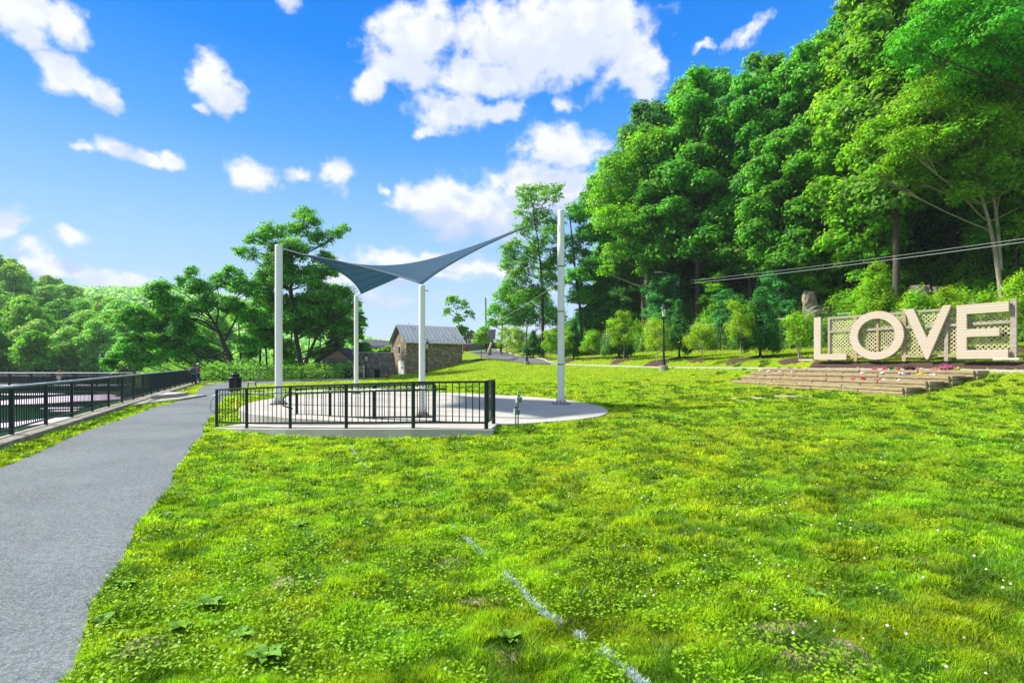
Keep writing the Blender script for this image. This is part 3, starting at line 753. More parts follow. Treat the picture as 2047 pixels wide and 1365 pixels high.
for v in (0, .75, 1.5):
    m = MB(); m.bar(bl(-.28, v, 0), bl(-.22, v, .43), .06, .06, up=(-.45, .89, 0)); m.build('leg', M['black'], bn)
    m = MB(); m.bar(bl(.26, v, 0), bl(.18, v, .43), .06, .06, up=(-.45, .89, 0)); m.build('leg', M['black'], bn)
m = MB()
for k in range(4): m.bar(bl(-.26+k*.14, -.05, .45), bl(-.26+k*.14, 1.6, .45), .12, .04)
m.build('seat', M['wood_grey'], bn, bevel=.005)
m = MB()
for k in range(4): m.bar(bl(.25+k*.05, -.05, .56+k*.13), bl(.25+k*.05, 1.6, .56+k*.13), .04, .11)
m.build('backrest', M['wood_grey'], bn, bevel=.005)
m = MB(); m.bar(bl(.20, -.03, .43), bl(.44, -.03, 1.02), .10, .07, up=(0, 1, 0)); m.build('end_frame', M['wood_grey'], bn)

# ------------------------------------------------------------------ lamps
def lamp(X, Y, z, h, label, footing=True):
    root = thing('street_lamp', (X, Y, z), label, 'street lamp', 'black post top lamps along the paths')
    if footing:
        m = MB(); m.lathe((X, Y, z-.3), [(.30, 0), (.30, .62), (.27, .65)], 18); m.build('footing', M['concrete_old'], root, smooth=False)
        b = z+.35
    else: b = z
    m = MB(); m.lathe((X, Y, b), [(.17, 0), (.17, .08), (.12, .14), (.14, .3), (.10, .42), (.075, .6), (.06, h*.5), (.05, h-1.05), (.08, h-1.03), (.08, h-.98), (.05, h-.95)], 14)
    m.build('post', M['railing'], root, smooth=True)
    m = MB(); m.lathe((X, Y, b+h-.95), [(.07, 0), (.12, .05), (.10, .1), (.20, .5), (.20, .52)], 6); m.build('lantern_glass', M['lamp_glass'], root)
    m = MB()
    for k in range(6):
        th = 2*math.pi*k/6; c_, s_ = math.cos(th), math.sin(th)
        m.bar((X+.11*c_, Y+.11*s_, b+h-.86), (X+.215*c_, Y+.215*s_, b+h-.43), .02, .02)
    m.build('lantern_frame', M['railing'], root)
    m = MB(); m.lathe((X, Y, b+h-.44), [(.30, 0), (.28, .05), (.15, .22), (.06, .30), (.03, .36), (.035, .40), (.005, .46)], 12); m.build('lamp_cap', M['railing'], root, smooth=True)
    return root
def lamp_px(px, D, top, label, footing=True):
    X = (px-CX)/F*D; z = Hs(X, D)
    h = CAMZ+(HY-top)/F*D-z-(.35 if footing else 0)
    return lamp(X, D, z, h, label, footing)
lamp_px(1327, 36.6, 606, 'black street lamp on round concrete footing nearest the flower terraces')
lamp_px(1053, 54.5, 640, 'black street lamp beside the tallest white pole where the road begins')
lamp_px(853, 56.5, 679, 'black street lamp in front of the stone house', False)
lamp_px(732, 56.0, 704, 'black street lamp in front of the low stone wall', False)
def river_lamp():
    D = 66; X = (202-CX)/F*D; return lamp(X, D, -.6, 1.75+(725-706)/F*D+.6, 'distant street lamp with pale globe at the footbridge end', False)
river_lamp()

# ------------------------------------------------------------------ LOVE sign
LA = at(1633, 719.5, 29.3); LB = at(2033, 718, 21.5)
LA.z = LB.z = 1.92
U = Vector((LB.x-LA.x, LB.y-LA.y, 0)).normalized(); NF = Vector((U.y, -U.x, 0))
if NF.y > 0: NF = -NF
def wp(u, z, o=0.0): return LA+U*u+NF*o+Vector((0, 0, z))
def u_of(px):      # distance along the sign for a photo column
    k = (px-CX)/F; return (k*LA.y-LA.x)/(U.x-k*U.y)
LH = 2.42
love = thing('love_sign', tuple(LA), 'large free standing wooden letters reading LOVE before a lattice screen', 'letter sign')
def letter(polys, nm):
    m = MB()
    for pts in polys:
        n = len(pts); f = [wp(u, z, .26) for u, z in pts]; b = [wp(u, z, .14) for u, z in pts]
        m.add(f+b, [tuple(range(n)), tuple(range(n, 2*n))[::-1]]+[(i, n+i, n+(i+1) % n, (i+1) % n) for i in range(n)])
    return m.build(nm, M['planks'], love)
bw = .42
uL0, uL1, uLs = u_of(1633), u_of(1698), u_of(1646.5)
letter([[(uL0, 0), (uL1, 0), (uL1, .32), (uLs, .32), (uLs, LH-.02), (uL0, LH-.02)]], 'letter_l')
# ring O
uo0, uo1 = u_of(1705), u_of(1813); uc = (uo0+uo1)/2; ro = (uo1-uo0)/2; zc = LH/2+.02; rz = LH/2+.03
m = MB(); n = 56; vs = []
for o in (.26, .14):
    for (a, b) in ((ro, rz), (ro-.40, rz-.38)):
        for k in range(n):
            th = 2*math.pi*k/n; vs.append(wp(uc+a*math.cos(th), zc+b*math.sin(th), o))
fs = []
for k in range(n):
    k2 = (k+1) % n
    fs += [(k, k2, n+k2, n+k), (2*n+k, 3*n+k, 3*n+k2, 2*n+k2), (k, 2*n+k, 2*n+k2, k2), (n+k, n+k2, 3*n+k2, 3*n+k)]
m.add(vs, fs); m.build('letter_o', M['planks'], love)
v = [u_of(1813), u_of(1832), u_of(1859), u_of(1891), u_of(1908), u_of(1861), u_of(1857)]
letter([[(v[0], LH+.02), (v[6], 0.0), (v[5], 0.0), (v[5]+.04, .08), (v[2], 1.0), (v[1], LH+.02)],
        [(v[2], 1.0), (v[5]+.04, .08), (v[4], LH+.05), (v[3], LH+.05)]], 'letter_v')
e0, e1, es, em = u_of(1918.5), u_of(2022.5), u_of(1938.5), u_of(2004)
letter([[(e0, 0), (es, 0), (es, LH), (e0, LH)], [(es+.001, 0), (e1-.02, 0), (e1-.02, .40), (es+.001, .40)],
        [(es+.001, .98), (em, .98), (em, 1.33), (es+.001, 1.33)], [(es+.001, LH-.42), (e1, LH-.42), (e1, LH), (es+.001, LH)]], 'letter_e')
screen = thing('lattice_screen', tuple(wp(0, 0)), 'honey coloured wooden lattice screen framed behind the big letters', 'lattice screen')
us, ue = u_of(1657), u_of(2031)
for pxx, wd_, z1, dk in ((1659, .13, 2.3, 0), (1712, .15, 2.36, 0), (1756, .11, 2.33, 0), (1809, .17, 2.52, 0), (1893.5, .15, 2.3, 0), (2028, .20, 2.52, 0)):
    m = MB(); u = u_of(pxx); m.bar(wp(u, -.1, .02), wp(u, z1, .02), wd_, .12, up=tuple(NF)); m.build('post', M['wood_grey'] if pxx in (1659, 2028, 1893.5) else M['timber'], screen, bevel=.005)
for z, h_ in ((.16, .13), (1.56, .12), (2.30, .11)):
    m = MB(); m.bar(wp(us+(0 if z != 1.56 else .05), z, .05), wp(ue, z, .05), .05, h_); m.build('cross_rail', M['wood_grey'] if z > 1 else M['timber'], screen)
ed = [u_of(q_) for q_ in (1661, 1708, 1756, 1807, 1893, 2024)]
for a, b in zip(ed, ed[1:]):
    for z0, z1 in ((.23, 1.50), (1.62, 2.25)):
        m = MB(); st = .135
        for sgn, oo in ((1, -.005), (-1, -.018)):
            k = -40
            for k in range(-40, 60):
                c_ = k*st*1.414
                pts = []
                # line: u = a + c_ + sgn*(z-z0)
                ua, ub = a+c_, a+c_+sgn*(z1-z0); za, zb_ = z0, z1
                def clip(u0, zz0, u1, zz1):
                    t0, t1 = 0.0, 1.0; du = u1-u0
                    for lo, hi in ((a, b),):
                        if abs(du) < 1e-9: return None
                        ta, tb = (lo-u0)/du, (hi-u0)/du
                        if ta > tb: ta, tb = tb, ta
                        t0, t1 = max(t0, ta), min(t1, tb)
                    if t1-t0 < .01: return None
                    return (u0+du*t0, zz0+(zz1-zz0)*t0, u0+du*t1, zz0+(zz1-zz0)*t1)
                r_ = clip(ua, za, ub, zb_)
                if r_: m.bar(wp(r_[0], r_[1], oo), wp(r_[2], r_[3], oo), .011, .038, up=tuple(NF.cross(Vector((r_[2]-r_[0], 0, 0)).normalized()) if False else U.cross(Vector((0, 0, 1))) if False else (0, 0, 1)))
        if m.v: m.build('lattice_panel', M['lattice'], screen)
mb = MB(); mp = [wp(-.4, 0, .75), wp(ue+.6, 0, .75), wp(ue+.6, 0, -.45), wp(-.4, 0, -.45)]
vs = []; fs = []
nu, nv_ = 40, 6
for i in range(nu+1):
    for j in range(nv_+1):
        p_ = mp[0].lerp(mp[1], i/nu).lerp(mp[3].lerp(mp[2], i/nu), j/nv_)
        edge_ = min(i, nu-i, j, nv_-j)
        zz = max(Hs(p_.x, p_.y), 0)+(.05 if edge_ else -.03)+.02*math.sin(i*1.7+j)
        vs.append((p_.x, p_.y, min(zz, LA.z-.01)))
fs = [(i*(nv_+1)+j, i*(nv_+1)+j+1, (i+1)*(nv_+1)+j+1, (i+1)*(nv_+1)+j) for i in range(nu) for j in range(nv_)]
mb.add(vs, fs); o = mb.build('mulch_bed', M['mulch'], smooth=True); tag(o, 'dark mulch strip beneath the big wooden letters', 'mulch', kind='stuff')
for px_, lab in ((1640, 'flat tan paving stone at the left foot of the big letters'), (2043, 'flat tan paving stone at the right foot of the big letters')):
    u = u_of(px_); m = MB(); m.bar(wp(u-.5, -.02, 1.0), wp(u+.3, -.02, .9), .5, .09); tag(m.build('paving_stone', M['stone_flat'], bevel=.02), lab, 'paving stone')

# ------------------------------------------------------------------ terraced timber beds
# tier fronts read from the photo: (left px, right px, y top at left/right, y bottom)
terr = thing('timber_terraces', walk_pt(-2, 2)+(0.3,), 'stepped timber flower terraces on the bank below the big letters', 'terrace')
tiers = []
for k, (lx, rx, d_l, d_r, ztop) in enumerate(((1466, 1808, 3.0, 4.3, .80), (1484, 1855, 2.25, 3.2, 1.02), (1503, 1900, 1.5, 2.1, 1.235), (1525, 1950, .75, 1.05, 1.44))):
    def pt(px, dd):
        kx = (px-CX)/F   # X = kx*Y and d == dd
        Y = (dd+P0X*MX+P0Y*MY)/(kx*MX+MY); return Vector((kx*Y, Y, 0))
    a = pt(lx, d_l); b = pt(rx, d_r); ztop_ = ztop
    bk_l = a-Vector((MX, MY, 0))*(d_l-.1); 
    tiers.append((a, b, ztop))
    n = 5; al = (b-a)
    hh = .27 if k else .30
    for r_ in range(2):                       # two courses of timber
        zc_ = ztop-.07-.14*r_
        segs = [0, .28, .55, .8, 1] if (r_+k) % 2 else [0, .22, .47, .72, 1]
        for s0, s1 in zip(segs, segs[1:]):
            jit = (.03 if (int(s0*100)+k) % 2 else 0)
            m = MB(); p0 = a+al*(s0+.002); p1 = a+al*(s1-.002)
            of_ = .025 if r_ == 0 else 0.0; m.bar((p0.x+MX*of_, p0.y+MY*of_, zc_+jit*.6), (p1.x+MX*of_, p1.y+MY*of_, zc_+jit*.6), .14, .125)
            m.build('timber', M['timber'], terr, bevel=.008)
    if True:
        m = MB(); m.bar((a.x, a.y, ztop-.42), (b.x, b.y, ztop-.42), .10, .30); m.build('footing_timber', M['timber'], terr)
    # end returns running back to the walk
    for p_, dd in ((a, d_l), (b, d_r)):
        back = p_-Vector((MX, MY, 0))*(dd-.05)
        if dd > .3:
            m = MB(); m.bar((p_.x, p_.y, ztop-.08), (back.x, back.y, ztop-.08), .14, .16); m.bar((p_.x, p_.y, ztop-.26), (back.x, back.y, ztop-.26), .138, .16); m.bar((p_.x, p_.y, ztop-.47), (back.x, back.y, ztop-.47), .134, .2)
            m.build('end_timber', M['timber'], terr, bevel=.006)
M['bedsoil'] = mat('terrace_soil', (.11, .08, .045), .95, var=.4, scale=12, bump=.6)
for k, (a, b, zt) in enumerate(tiers):
    dn = (a-b).length
    a2, b2 = (tiers[k+1][0], tiers[k+1][1]) if k < 3 else (a-Vector((MX, MY, 0))*.7, b-Vector((MX, MY, 0))*.9)
    m = MB(); m.add([(a.x, a.y, zt-.07), (b.x, b.y, zt-.07), (b2.x, b2.y, zt-.065), (a2.x, a2.y, zt-.065)], [(0, 1, 2, 3)])
    m.build('soil', M['bedsoil'], terr)
# flowers and small plants in the tiers
def petal_cluster(name, c, r, n_, colm, leafm, label, cat, grp, h=.16, leafy=True):
    root = thing(name, tuple(c), label, cat, grp)
    m = MB(); rr = random.Random(hash((round(c[0], 2), round(c[1], 2))) & 255)
    for k in range(n_):
        th = rr.random()*6.28; q_ = r*math.sqrt(rr.random())
        z = h*(.55+.5*rr.random())*(1-.4*(q_/r)**2)
        p_ = (c[0]+q_*math.cos(th), c[1]+q_*math.sin(th), c[2]+z)
        m.lathe(p_, [(.006, 0), (.028, .008), (.03, .02), (.012, .03)], 6)
    if colm is not None: m.build('blossoms', colm, root)
    m = MB()
    for k in range(int(26*max(.4, r/.15))):
        th = rr.random()*6.28; q_ = r*math.sqrt(rr.random()); t2 = rr.random()*6.28
        b_ = Vector((c[0]+q_*.6*math.cos(th), c[1]+q_*.6*math.sin(th), c[2]-.01)); tip = Vector((c[0]+q_*1.1*math.cos(th), c[1]+q_*1.1*math.sin(th), c[2]+h*(.4+.5*rr.random())))
        sd2 = Vector((math.cos(t2), math.sin(t2), 0))*.022; mid = (b_+tip)/2+Vector((0, 0, .02))
        m.add([b_, mid+sd2, tip, mid-sd2], [(0, 1, 2, 3)])
    m.build('leaves', leafm, root)
    return root
FC = {k: mat('petal_'+k, c, .6, var=.25, scale=20) for k, c in dict(pink=(.75, .06, .32), red=(.65, .05, .12), white=(.8, .78, .74), yellow=(.85, .65, .02), purple=(.14, .05, .42), rose=(.7, .2, .25), dark=(.10, .035, .06)).items()}
M['plantleaf'] = mat('bedding_leaf', (.06, .20, .02), .6, var=.4, scale=15)
M['limeleaf'] = mat('lime_leaf', (.28, .45, .02), .6, var=.3, scale=15)
def on_tier(k, px, back=.28):
    a, b, zt = tiers[k]; kx = (px-CX)/F; dx, dy = b.x-a.x, b.y-a.y
    t = (kx*a.y-a.x)/(dx-kx*dy); p_ = a+(b-a)*t
    return (p_.x-MX*back, p_.y-MY*back, zt-.06)
FL = [(3, 1742, .11, 'pink', 'pink flowers on the top timber tier left of centre', .14), (3, 1762, .10, 'pink', 'second clump of pink flowers on the top tier, beside a dark plant', .14),
 (3, 1812, .24, 'dark', 'dark purple leafed plant sprawling on the top tier', .24), (3, 1830, .09, 'red', 'small crimson flowers right of the dark leafed plant', .12),
 (3, 1834, .08, 'white', 'pale flowers tucked beside crimson blooms on the top tier', .12), (3, 1862, .12, 'rose', 'rose red clump between pale flowers and the magenta mound', .15),
 (3, 1886, .26, 'pink', 'big magenta flower mound at the right of the top tier', .26), (3, 1788, .07, 'red', 'tiny red flower at the left of the dark leafed plant', .12),
 (2, 1717, .10, 'white', 'white flowers on the second tier below the pink clump', .12), (2, 1758, .10, 'white', 'white tuft in the middle of the second tier', .15),
 (2, 1795, .12, 'white', 'white flowers right of middle on the second tier', .15), (2, 1808, .10, 'purple', 'deep purple flowers on the second tier', .10),
 (2, 1835, .15, 'yellow', 'bright yellow flowers on the second tier', .13), (2, 1858, .12, 'white', 'white and green clump right of the yellow flowers', .12),
 (1, 1697, .12, 'rose', 'pale red flowers on the third tier', .12), (1, 1718, .11, 'red', 'scarlet flowers on the third tier', .14), (1, 1746, .11, 'rose', 'dusty rose clump on the third tier', .12),
 (1, 1760, .10, 'white', 'white clump at the right of the third tier', .1), (1, 1790, .07, 'white', 'lone white flower near the end of the third tier', .1),
 (2, 1513, .08, 'white', 'white flower leftmost on the second tier', .12), (2, 1530, .09, 'white', 'second white flower from the left on the second tier', .14),
 (2, 1552, .08, 'white', 'third white flower from the left on the second tier', .12), (2, 1577, .08, 'white', 'fourth white flower from the left on the second tier', .12),
 (1, 1502, .06, 'rose', 'small reddish sprout leftmost on the third tier', .1), (1, 1522, .06, 'dark', 'small dark sprout second on the third tier', .1), (1, 1563, .07, 'yellow', 'small yellow green sprout left on the third tier', .1)]
for k, px_, r_, cn, lab, h_ in FL:
    petal_cluster('flower_plant', on_tier(k, px_), r_, int(10+260*r_), FC[cn], FC['dark'] if cn == 'dark' else M['plantleaf'], lab, 'flowers', 'bedding flowers in the timber terraces', h_)
for k, px_, lab in ((0, 1690, 'lime green trailing plant on the bottom tier'), (0, 1730, 'small lime plant middle of the bottom tier')):
    petal_cluster('leafy_plant', on_tier(k, px_), .2, 1, None, M['limeleaf'], lab, 'plant', 'bedding flowers in the timber terraces', .1)
for px_, lab in ((1544, 'leftmost green tuft at the walk edge'), (1566, 'middle green tuft at the walk edge'), (1584, 'right green tuft of three at the walk edge'), (1769, 'larger green tuft at the walk edge before the letter O'), (1850, 'tiny green sprout at the walk edge before the letter V'), (1897, 'yellow flowering tuft at the walk edge')):
    petal_cluster('leafy_plant', on_tier(3, px_, .6), .13, 14 if px_ == 1897 else 1, FC['yellow'] if px_ == 1897 else None, M['limeleaf'] if px_ != 1769 else M['plantleaf'], lab, 'plant', 'small plants along the upper walk', .2 if px_ != 1769 else .3)
fsn = ground_hit(1500, 798); m = MB(); m.prism(lens(fsn.x, fsn.y, .8, .38, 3), fsn.z-.05, fsn.z+.05)
tag(m.build('flat_stone', M['stone_flat'], bevel=.02), 'flat pale stone lying in the lawn below the timber terraces', 'stone')
fsn = ground_hit(1478, 803); m = MB(); m.prism(lens(fsn.x, fsn.y, .35, .15, 5), fsn.z-.05, fsn.z+.03)
tag(m.build('flat_stone', M['stone_flat'], bevel=.02), 'smaller pale stone at the left of the bigger flat stone', 'stone')
#@@PART2@@
# ------------------------------------------------------------------ foliage builder
def unit(v): return v/np.maximum(np.linalg.norm(v, axis=1, keepdims=True), 1e-9)
def quads(pos, nrm, ln, wd, r, aspect_rand=.3):
    """rhombic leaves at pos with normals nrm"""
    n = len(pos)
    a = unit(np.cross(nrm, r.normal(size=(n, 3)))); b = np.cross(nrm, a)
    l = (ln*(1+aspect_rand*(r.random(n)-.5)*2))[:, None]; w_ = (wd*(1+aspect_rand*(r.random(n)-.5)*2))[:, None]
    fold = nrm*(w_*.35)
    v = np.stack([pos-a*l, pos+b*w_+fold, pos+a*l, pos-b*w_+fold], 1).reshape(-1, 3)
    return v
def crown_arrays(lobes, leaves, size, seed, flat=.55, sub=None, spread=.34, droop=0.0):
    """lobes rows: cx cy cz rx ry rz weight. Leaf clumps spread through each lobe, thicker toward its outside."""
    r = np.random.default_rng(seed); L = np.array(lobes, float)
    wgt = L[:, 6]*(L[:, 3]*L[:, 4]*L[:, 5])**(2/3); wgt /= wgt.sum()
    P = []; Nn = []; Cc = []
    for li, lb in enumerate(L):
        nl = int(leaves*wgt[li]); rm = (lb[3]*lb[4]*lb[5])**(1/3)
        ns = max(4, int((sub or 26)*rm**1.6))
        u = unit(r.normal(size=(ns, 3))); u[:, 2] = np.where(u[:, 2] < -.55, -u[:, 2], u[:, 2])
        rad = .35+.68*r.random((ns, 1))**.55
        sc0 = lb[:3]+u*rad*lb[3:6]
        sr = (.22+.20*r.random(ns))*rm**.6*1.1
        k = r.integers(0, ns, nl)
        off = r.normal(size=(nl, 3))*np.array([1, 1, flat])*spread*2*sr[k][:, None]
        off[:, 2] -= droop*np.linalg.norm(off[:, :2], axis=1)
        p_ = sc0[k]+off
        n_ = unit(u[k]*.5+off*.5/np.maximum(sr[k][:, None], .05)+np.array([0, 0, .7])+r.normal(size=(nl, 3))*.55)
        tone = (.66+.62*r.random(ns))[k]*(.62+.7*r.random(nl))
        warm = np.clip((r.random(ns))[k]+.35*(r.random(nl)-.5), 0, 1)
        P.append(p_); Nn.append(n_)
        Cc.append(np.stack([tone*(.85+.35*warm), tone, tone*(1.2-.4*warm)], 1))
    P = np.concatenate(P); Nn = np.concatenate(Nn); Cc = np.concatenate(Cc)
    v = quads(P, Nn, np.full(len(P), size), np.full(len(P), size*.62), r)
    return v, np.repeat(Cc, 4, 0)
def leaf_object(name, v, col, m, parent):
    n = len(v)//4
    return np_mesh(name, v, np.arange(len(v)), np.full(n, 4), m, parent, col)
def limb(mb, a, b, r0, r1, rr, sag=.12, n=5, sides=6):
    a = Vector(a); b = Vector(b); L = (b-a).length; pts = []; rad = []
    mid = (a+b)/2+Vector((rr.uniform(-1, 1)*sag*L*.5, rr.uniform(-1, 1)*sag*L*.5, -sag*L*.6))
    for i in range(n+1):
        t = i/n; pts.append(a*(1-t)**2+mid*2*t*(1-t)+b*t*t); rad.append(r0*(1-t)+r1*t)
    mb.tube(pts, rad, sides, caps=False); return pts
def make_tree(name, label, cat, group, trunk_pts, tr0, tr1, lobes, leaves, size, m, bark, seed, flat=.55, spread=.34, sub=None, limbs=True, droop=0.0, extra_trunks=()):
    """local coordinates, foot at the origin"""
    rr = random.Random(seed)
    root = thing(name, (0, 0, 0), label, cat, group)
    mb = MB(); T = catmull(trunk_pts, 4) if len(trunk_pts) > 2 else [Vector(p) for p in trunk_pts]
    n = len(T); rad = [tr0+(tr1-tr0)*(i/(n-1))**.8 for i in range(n)]; rad[0] *= 1.35
    mb.tube(T, rad, 10, caps=False)
    for tp, a, b in extra_trunks:
        E = catmull(tp, 4); mb.tube(E, [a+(b-a)*i/(len(E)-1) for i in range(len(E))], 8, caps=False)
    if limbs:
        for lb in lobes:
            c = Vector(lb[:3])
            best = min(range(n), key=lambda i: (abs(T[i].z-(c.z-(c.xy-T[i].xy).length*.55))))
            if T[best].z > c.z: best = max(0, best-2)
            pts = limb(mb, T[best], c, min(.085, max(.02, rad[best]*.45)), .022, rr)
            for k in range(3):
                e = c+Vector((rr.uniform(-1, 1)*lb[3], rr.uniform(-1, 1)*lb[4], rr.uniform(-.2, .9)*lb[5]))*.8
                limb(mb, pts[rr.randint(2, 4)], e, .035, .012, rr, n=3, sides=4)
    mb.build('trunk', bark, root, smooth=True)
    v, col = crown_arrays(lobes, leaves, size, seed, flat, sub, spread, droop)
    leaf_object('crown', v, col, m, root)
    return root
def place(root, loc, rz=0.0, s=1.0, copy=False, label=None, mats=None):
    r = root
    if copy:
        r = root.copy(); C.objects.link(r)
        for ch in root.children:
            c = ch.copy(); C.objects.link(c); c.parent = r
    if label: r['label'] = label
    r.location = loc; r.rotation_euler = (0, 0, rz)
    r.scale = (s, s, s) if not hasattr(s, '__len__') else s
    return r
def rand_lobes(rs, H_, cb, rad, n, rl, weight=1.0, top=.62):
    """crown envelope: from height cb to H_, widest in the middle"""
    out = []
    for i in range(n):
        t = (i+.5)/n; z = cb+(H_-cb)*t
        env = rad*math.sqrt(max(.06, 1-((t-.42)/top)**2)) if t > .42 else rad*(.62+.38*t/.42)
        th = i*2.4+rs.uniform(-.5, .5); q_ = env*rs.uniform(.35, .8)
        k = rl*rs.uniform(.75, 1.25)*(1-.35*t)
        out.append((q_*math.cos(th), q_*math.sin(th), z, k, k, k*.8, weight))
    return out
G_FOREST = 'tall trees of the wooded hillside'
used = set()
def first(pr):
    k = pr.name; f = k not in used; used.add(k); return not f
# forest prototypes
protos = []
for i, (Hh, cb, rad, nl, lv, mt) in enumerate(((22, 8, 4.3, 16, 26000, 'leaf'), (24, 10, 4.0, 16, 26000, 'leaf'), (19, 6.5, 4.6, 15, 26000, 'leaf'), (21, 7, 4.2, 15, 24000, 'leaf_dark'), (20, 5.5, 4.8, 16, 26000, 'leaf_bright'))):
    rs = random.Random(40+i)
    lean = rs.uniform(-.8, .8)
    tp = [(0, 0, -1.2), (lean*.2, .1, Hh*.25), (lean*.6, -.2, Hh*.5), (lean, .2, Hh*.75), (lean*1.2, 0, Hh*.93)]
    protos.append(make_tree('forest_tree', 'tall leafy tree rising in the crowded wood on the right hillside', 'tree', G_FOREST, tp, .26, .05,
                            rand_lobes(rs, Hh, cb*.85, rad*.9, nl+12, 1.4), int(lv*1.15), .185, M[mt], M['bark'] if i % 2 else M['bark_dark'], 40+i, spread=.44, sub=34))
under = []
for i, mt in enumerate(('leaf', 'leaf_dark', 'leaf_bright')):
    rs = random.Random(60+i)
    under.append(make_tree('understory_tree', 'low broad tree under the tall ones on the right hillside', 'tree', 'low trees at the foot of the wooded hillside',
                 [(0, 0, -.6), (.1, 0, 2), (.2, .1, 4.5), (.1, .1, 6.5)], .11, .03, rand_lobes(rs, 8, 2.0, 2.9, 10, 1.5), 14000, .125, M[mt], M['bark'], 60+i, flat=.4))
fr_ = random.Random(11)
cnt = 0; LBL = []
def in_view(X, Y, m=1.12): return Y > 6 and abs(X/Y) < m
s = -34.0
rows = [(13.5, 4.9), (17.5, 4.9), (22, 5.1), (27, 5.4), (33, 6.0), (40, 6.6), (48, 7.2), (56, 8.0)]
dup = False
usedp = {id(p): False for p in protos+under}
for d_, sp_ in rows:
    s = -34
    while s < (34 if d_ < 30 else 22):
        ss_ = s+fr_.uniform(-1.6, 1.6); dd = -(d_+fr_.uniform(-1.6, 1.6))
        X, Y = walk_pt(ss_, dd)
        if in_view(X, Y) and not (12 < ss_ < 19 and d_ < 15) and not (-26 < ss_ < 0 and d_ < 20):
            r0 = fr_.random(); pxx = CX+F*X/Y
            i = 4 if (r0 < .18 or (pxx > 1650 and d_ < 24 and r0 < .6)) else (3 if r0 < .42 else fr_.randint(0, 2))
            pr = protos[i]; k = fr_.uniform(.85, 1.1)*(1.13 if 1180 < pxx < 1480 and d_ < 30 else 1.0)
            t_ = place(pr, (X, Y, Hs(X, Y)), fr_.uniform(0, 6.28), (k, k, k*fr_.uniform(.95, 1.1)), copy=usedp[id(pr)]); usedp[id(pr)] = True; cnt += 1
            LBL.append((rows.index((d_, sp_)), pxx, t_, ('mid green', 'tall mid green', 'broad mid green', 'dark green', 'bright green')[i], 'tree', 'of the hillside wood'))
        s += sp_
for ss_ in np.arange(-28, 42, 3.9):
    dd = -(12.2+fr_.uniform(-.6, 3.2)); s2 = ss_+fr_.uniform(-1, 1)
    X, Y = walk_pt(s2, dd)
    if in_view(X, Y) and not (-20 < ss_ < 2):
        i = fr_.choice([0, 1, 1, 2]); pr = under[i]; k = fr_.uniform(.55, .95)
        t_ = place(pr, (X, Y, Hs(X, Y)), fr_.uniform(0, 6.28), k, copy=usedp[id(pr)]); usedp[id(pr)] = True
        LBL.append((0, CX+F*X/Y, t_, ('mid green', 'dark green', 'bright green')[i], 'low tree', 'below the wood'))
for q0, ss_ in [(q1, s1) for q1 in (17, 22, 28) for s1 in np.arange(-24, 42, 5.0)]:
    dd = -(q0+fr_.uniform(-2, 3)); X, Y = walk_pt(ss_, dd)
    if in_view(X, Y):
        i = fr_.choice([0, 1, 0]); pr = under[i]; k = fr_.uniform(.9, 1.5)
        t_ = place(pr, (X, Y, Hs(X, Y)), fr_.uniform(0, 6.28), k, copy=usedp[id(pr)]); usedp[id(pr)] = True
        LBL.append(({17: 1, 22: 2, 28: 3}[q0], CX+F*X/Y, t_, ('mid green', 'dark green')[i], 'low tree', 'below the wood'))
for pr in protos+under:
    if not usedp[id(pr)]:
        for ch in list(pr.children): bpy.data.objects.remove(ch)
        bpy.data.objects.remove(pr)

ORD = ['leftmost', 'second', 'third', 'fourth', 'fifth', 'sixth', 'seventh', 'eighth', 'ninth', 'tenth', 'eleventh', 'twelfth', 'thirteenth', 'fourteenth', 'fifteenth', 'sixteenth', 'seventeenth', 'eighteenth', 'nineteenth', 'twentieth']
def label_rows(L):
    for row in sorted({(a[0], a[4]) for a in L}):
        R_ = sorted([a for a in L if (a[0], a[4]) == row], key=lambda a: a[1])
        rn = ('front row', 'second row', 'third row', 'fourth row', 'fifth row', 'sixth row', 'seventh row', 'eighth row', 'ninth row', 'tenth row', 'rear row', 'hindmost row', 'top row')[row[0]]
        for j, a in enumerate(R_):
            o_ = ORD[j]+('' if j == 0 else ' from left'); a[2]['label'] = '%s %s, %s in the %s %s' % (a[3], a[4], o_, rn, a[5])
label_rows(LBL)
def px_tree(name, label, cat, D, fpx, fpy_unused, trunk_px, lobes_px, tr0, tr1, leaves, size, m, bark, seed, depth=1.0, group=None, extra=(), z0=None, **kw):
    """a tree at distance D whose trunk and crown masses were read off the photo; depth = crown thickness / width"""
    base = foot(fpx, D)
    if z0 is not None: base.z = z0
    rs = random.Random(seed); k = D/F
    def loc(px, py, dy=0.0):
        q_ = at(px, py, D); return (q_.x-base.x, dy, q_.z-base.z)
    tp = [(0, 0, -.5)]+[loc(*p) for p in trunk_px]
    lobes = []
    for L in lobes_px:
        px, py, rp = L[:3]; wgt = L[3] if len(L) > 3 else 1.0
        c = loc(px, py); r_ = rp*k
        lobes.append((c[0], rs.uniform(-1, 1)*r_*depth*1.2, c[2], r_, r_*depth*1.1, r_*.85, wgt))
    ex_ = [([loc(*p) for p in e_], a, b) for e_, a, b in extra]
    t = make_tree(name, label, cat, group, tp, tr0, tr1, lobes, leaves, size, m, bark, seed, extra_trunks=ex_, **kw)
    t.location = base; return t
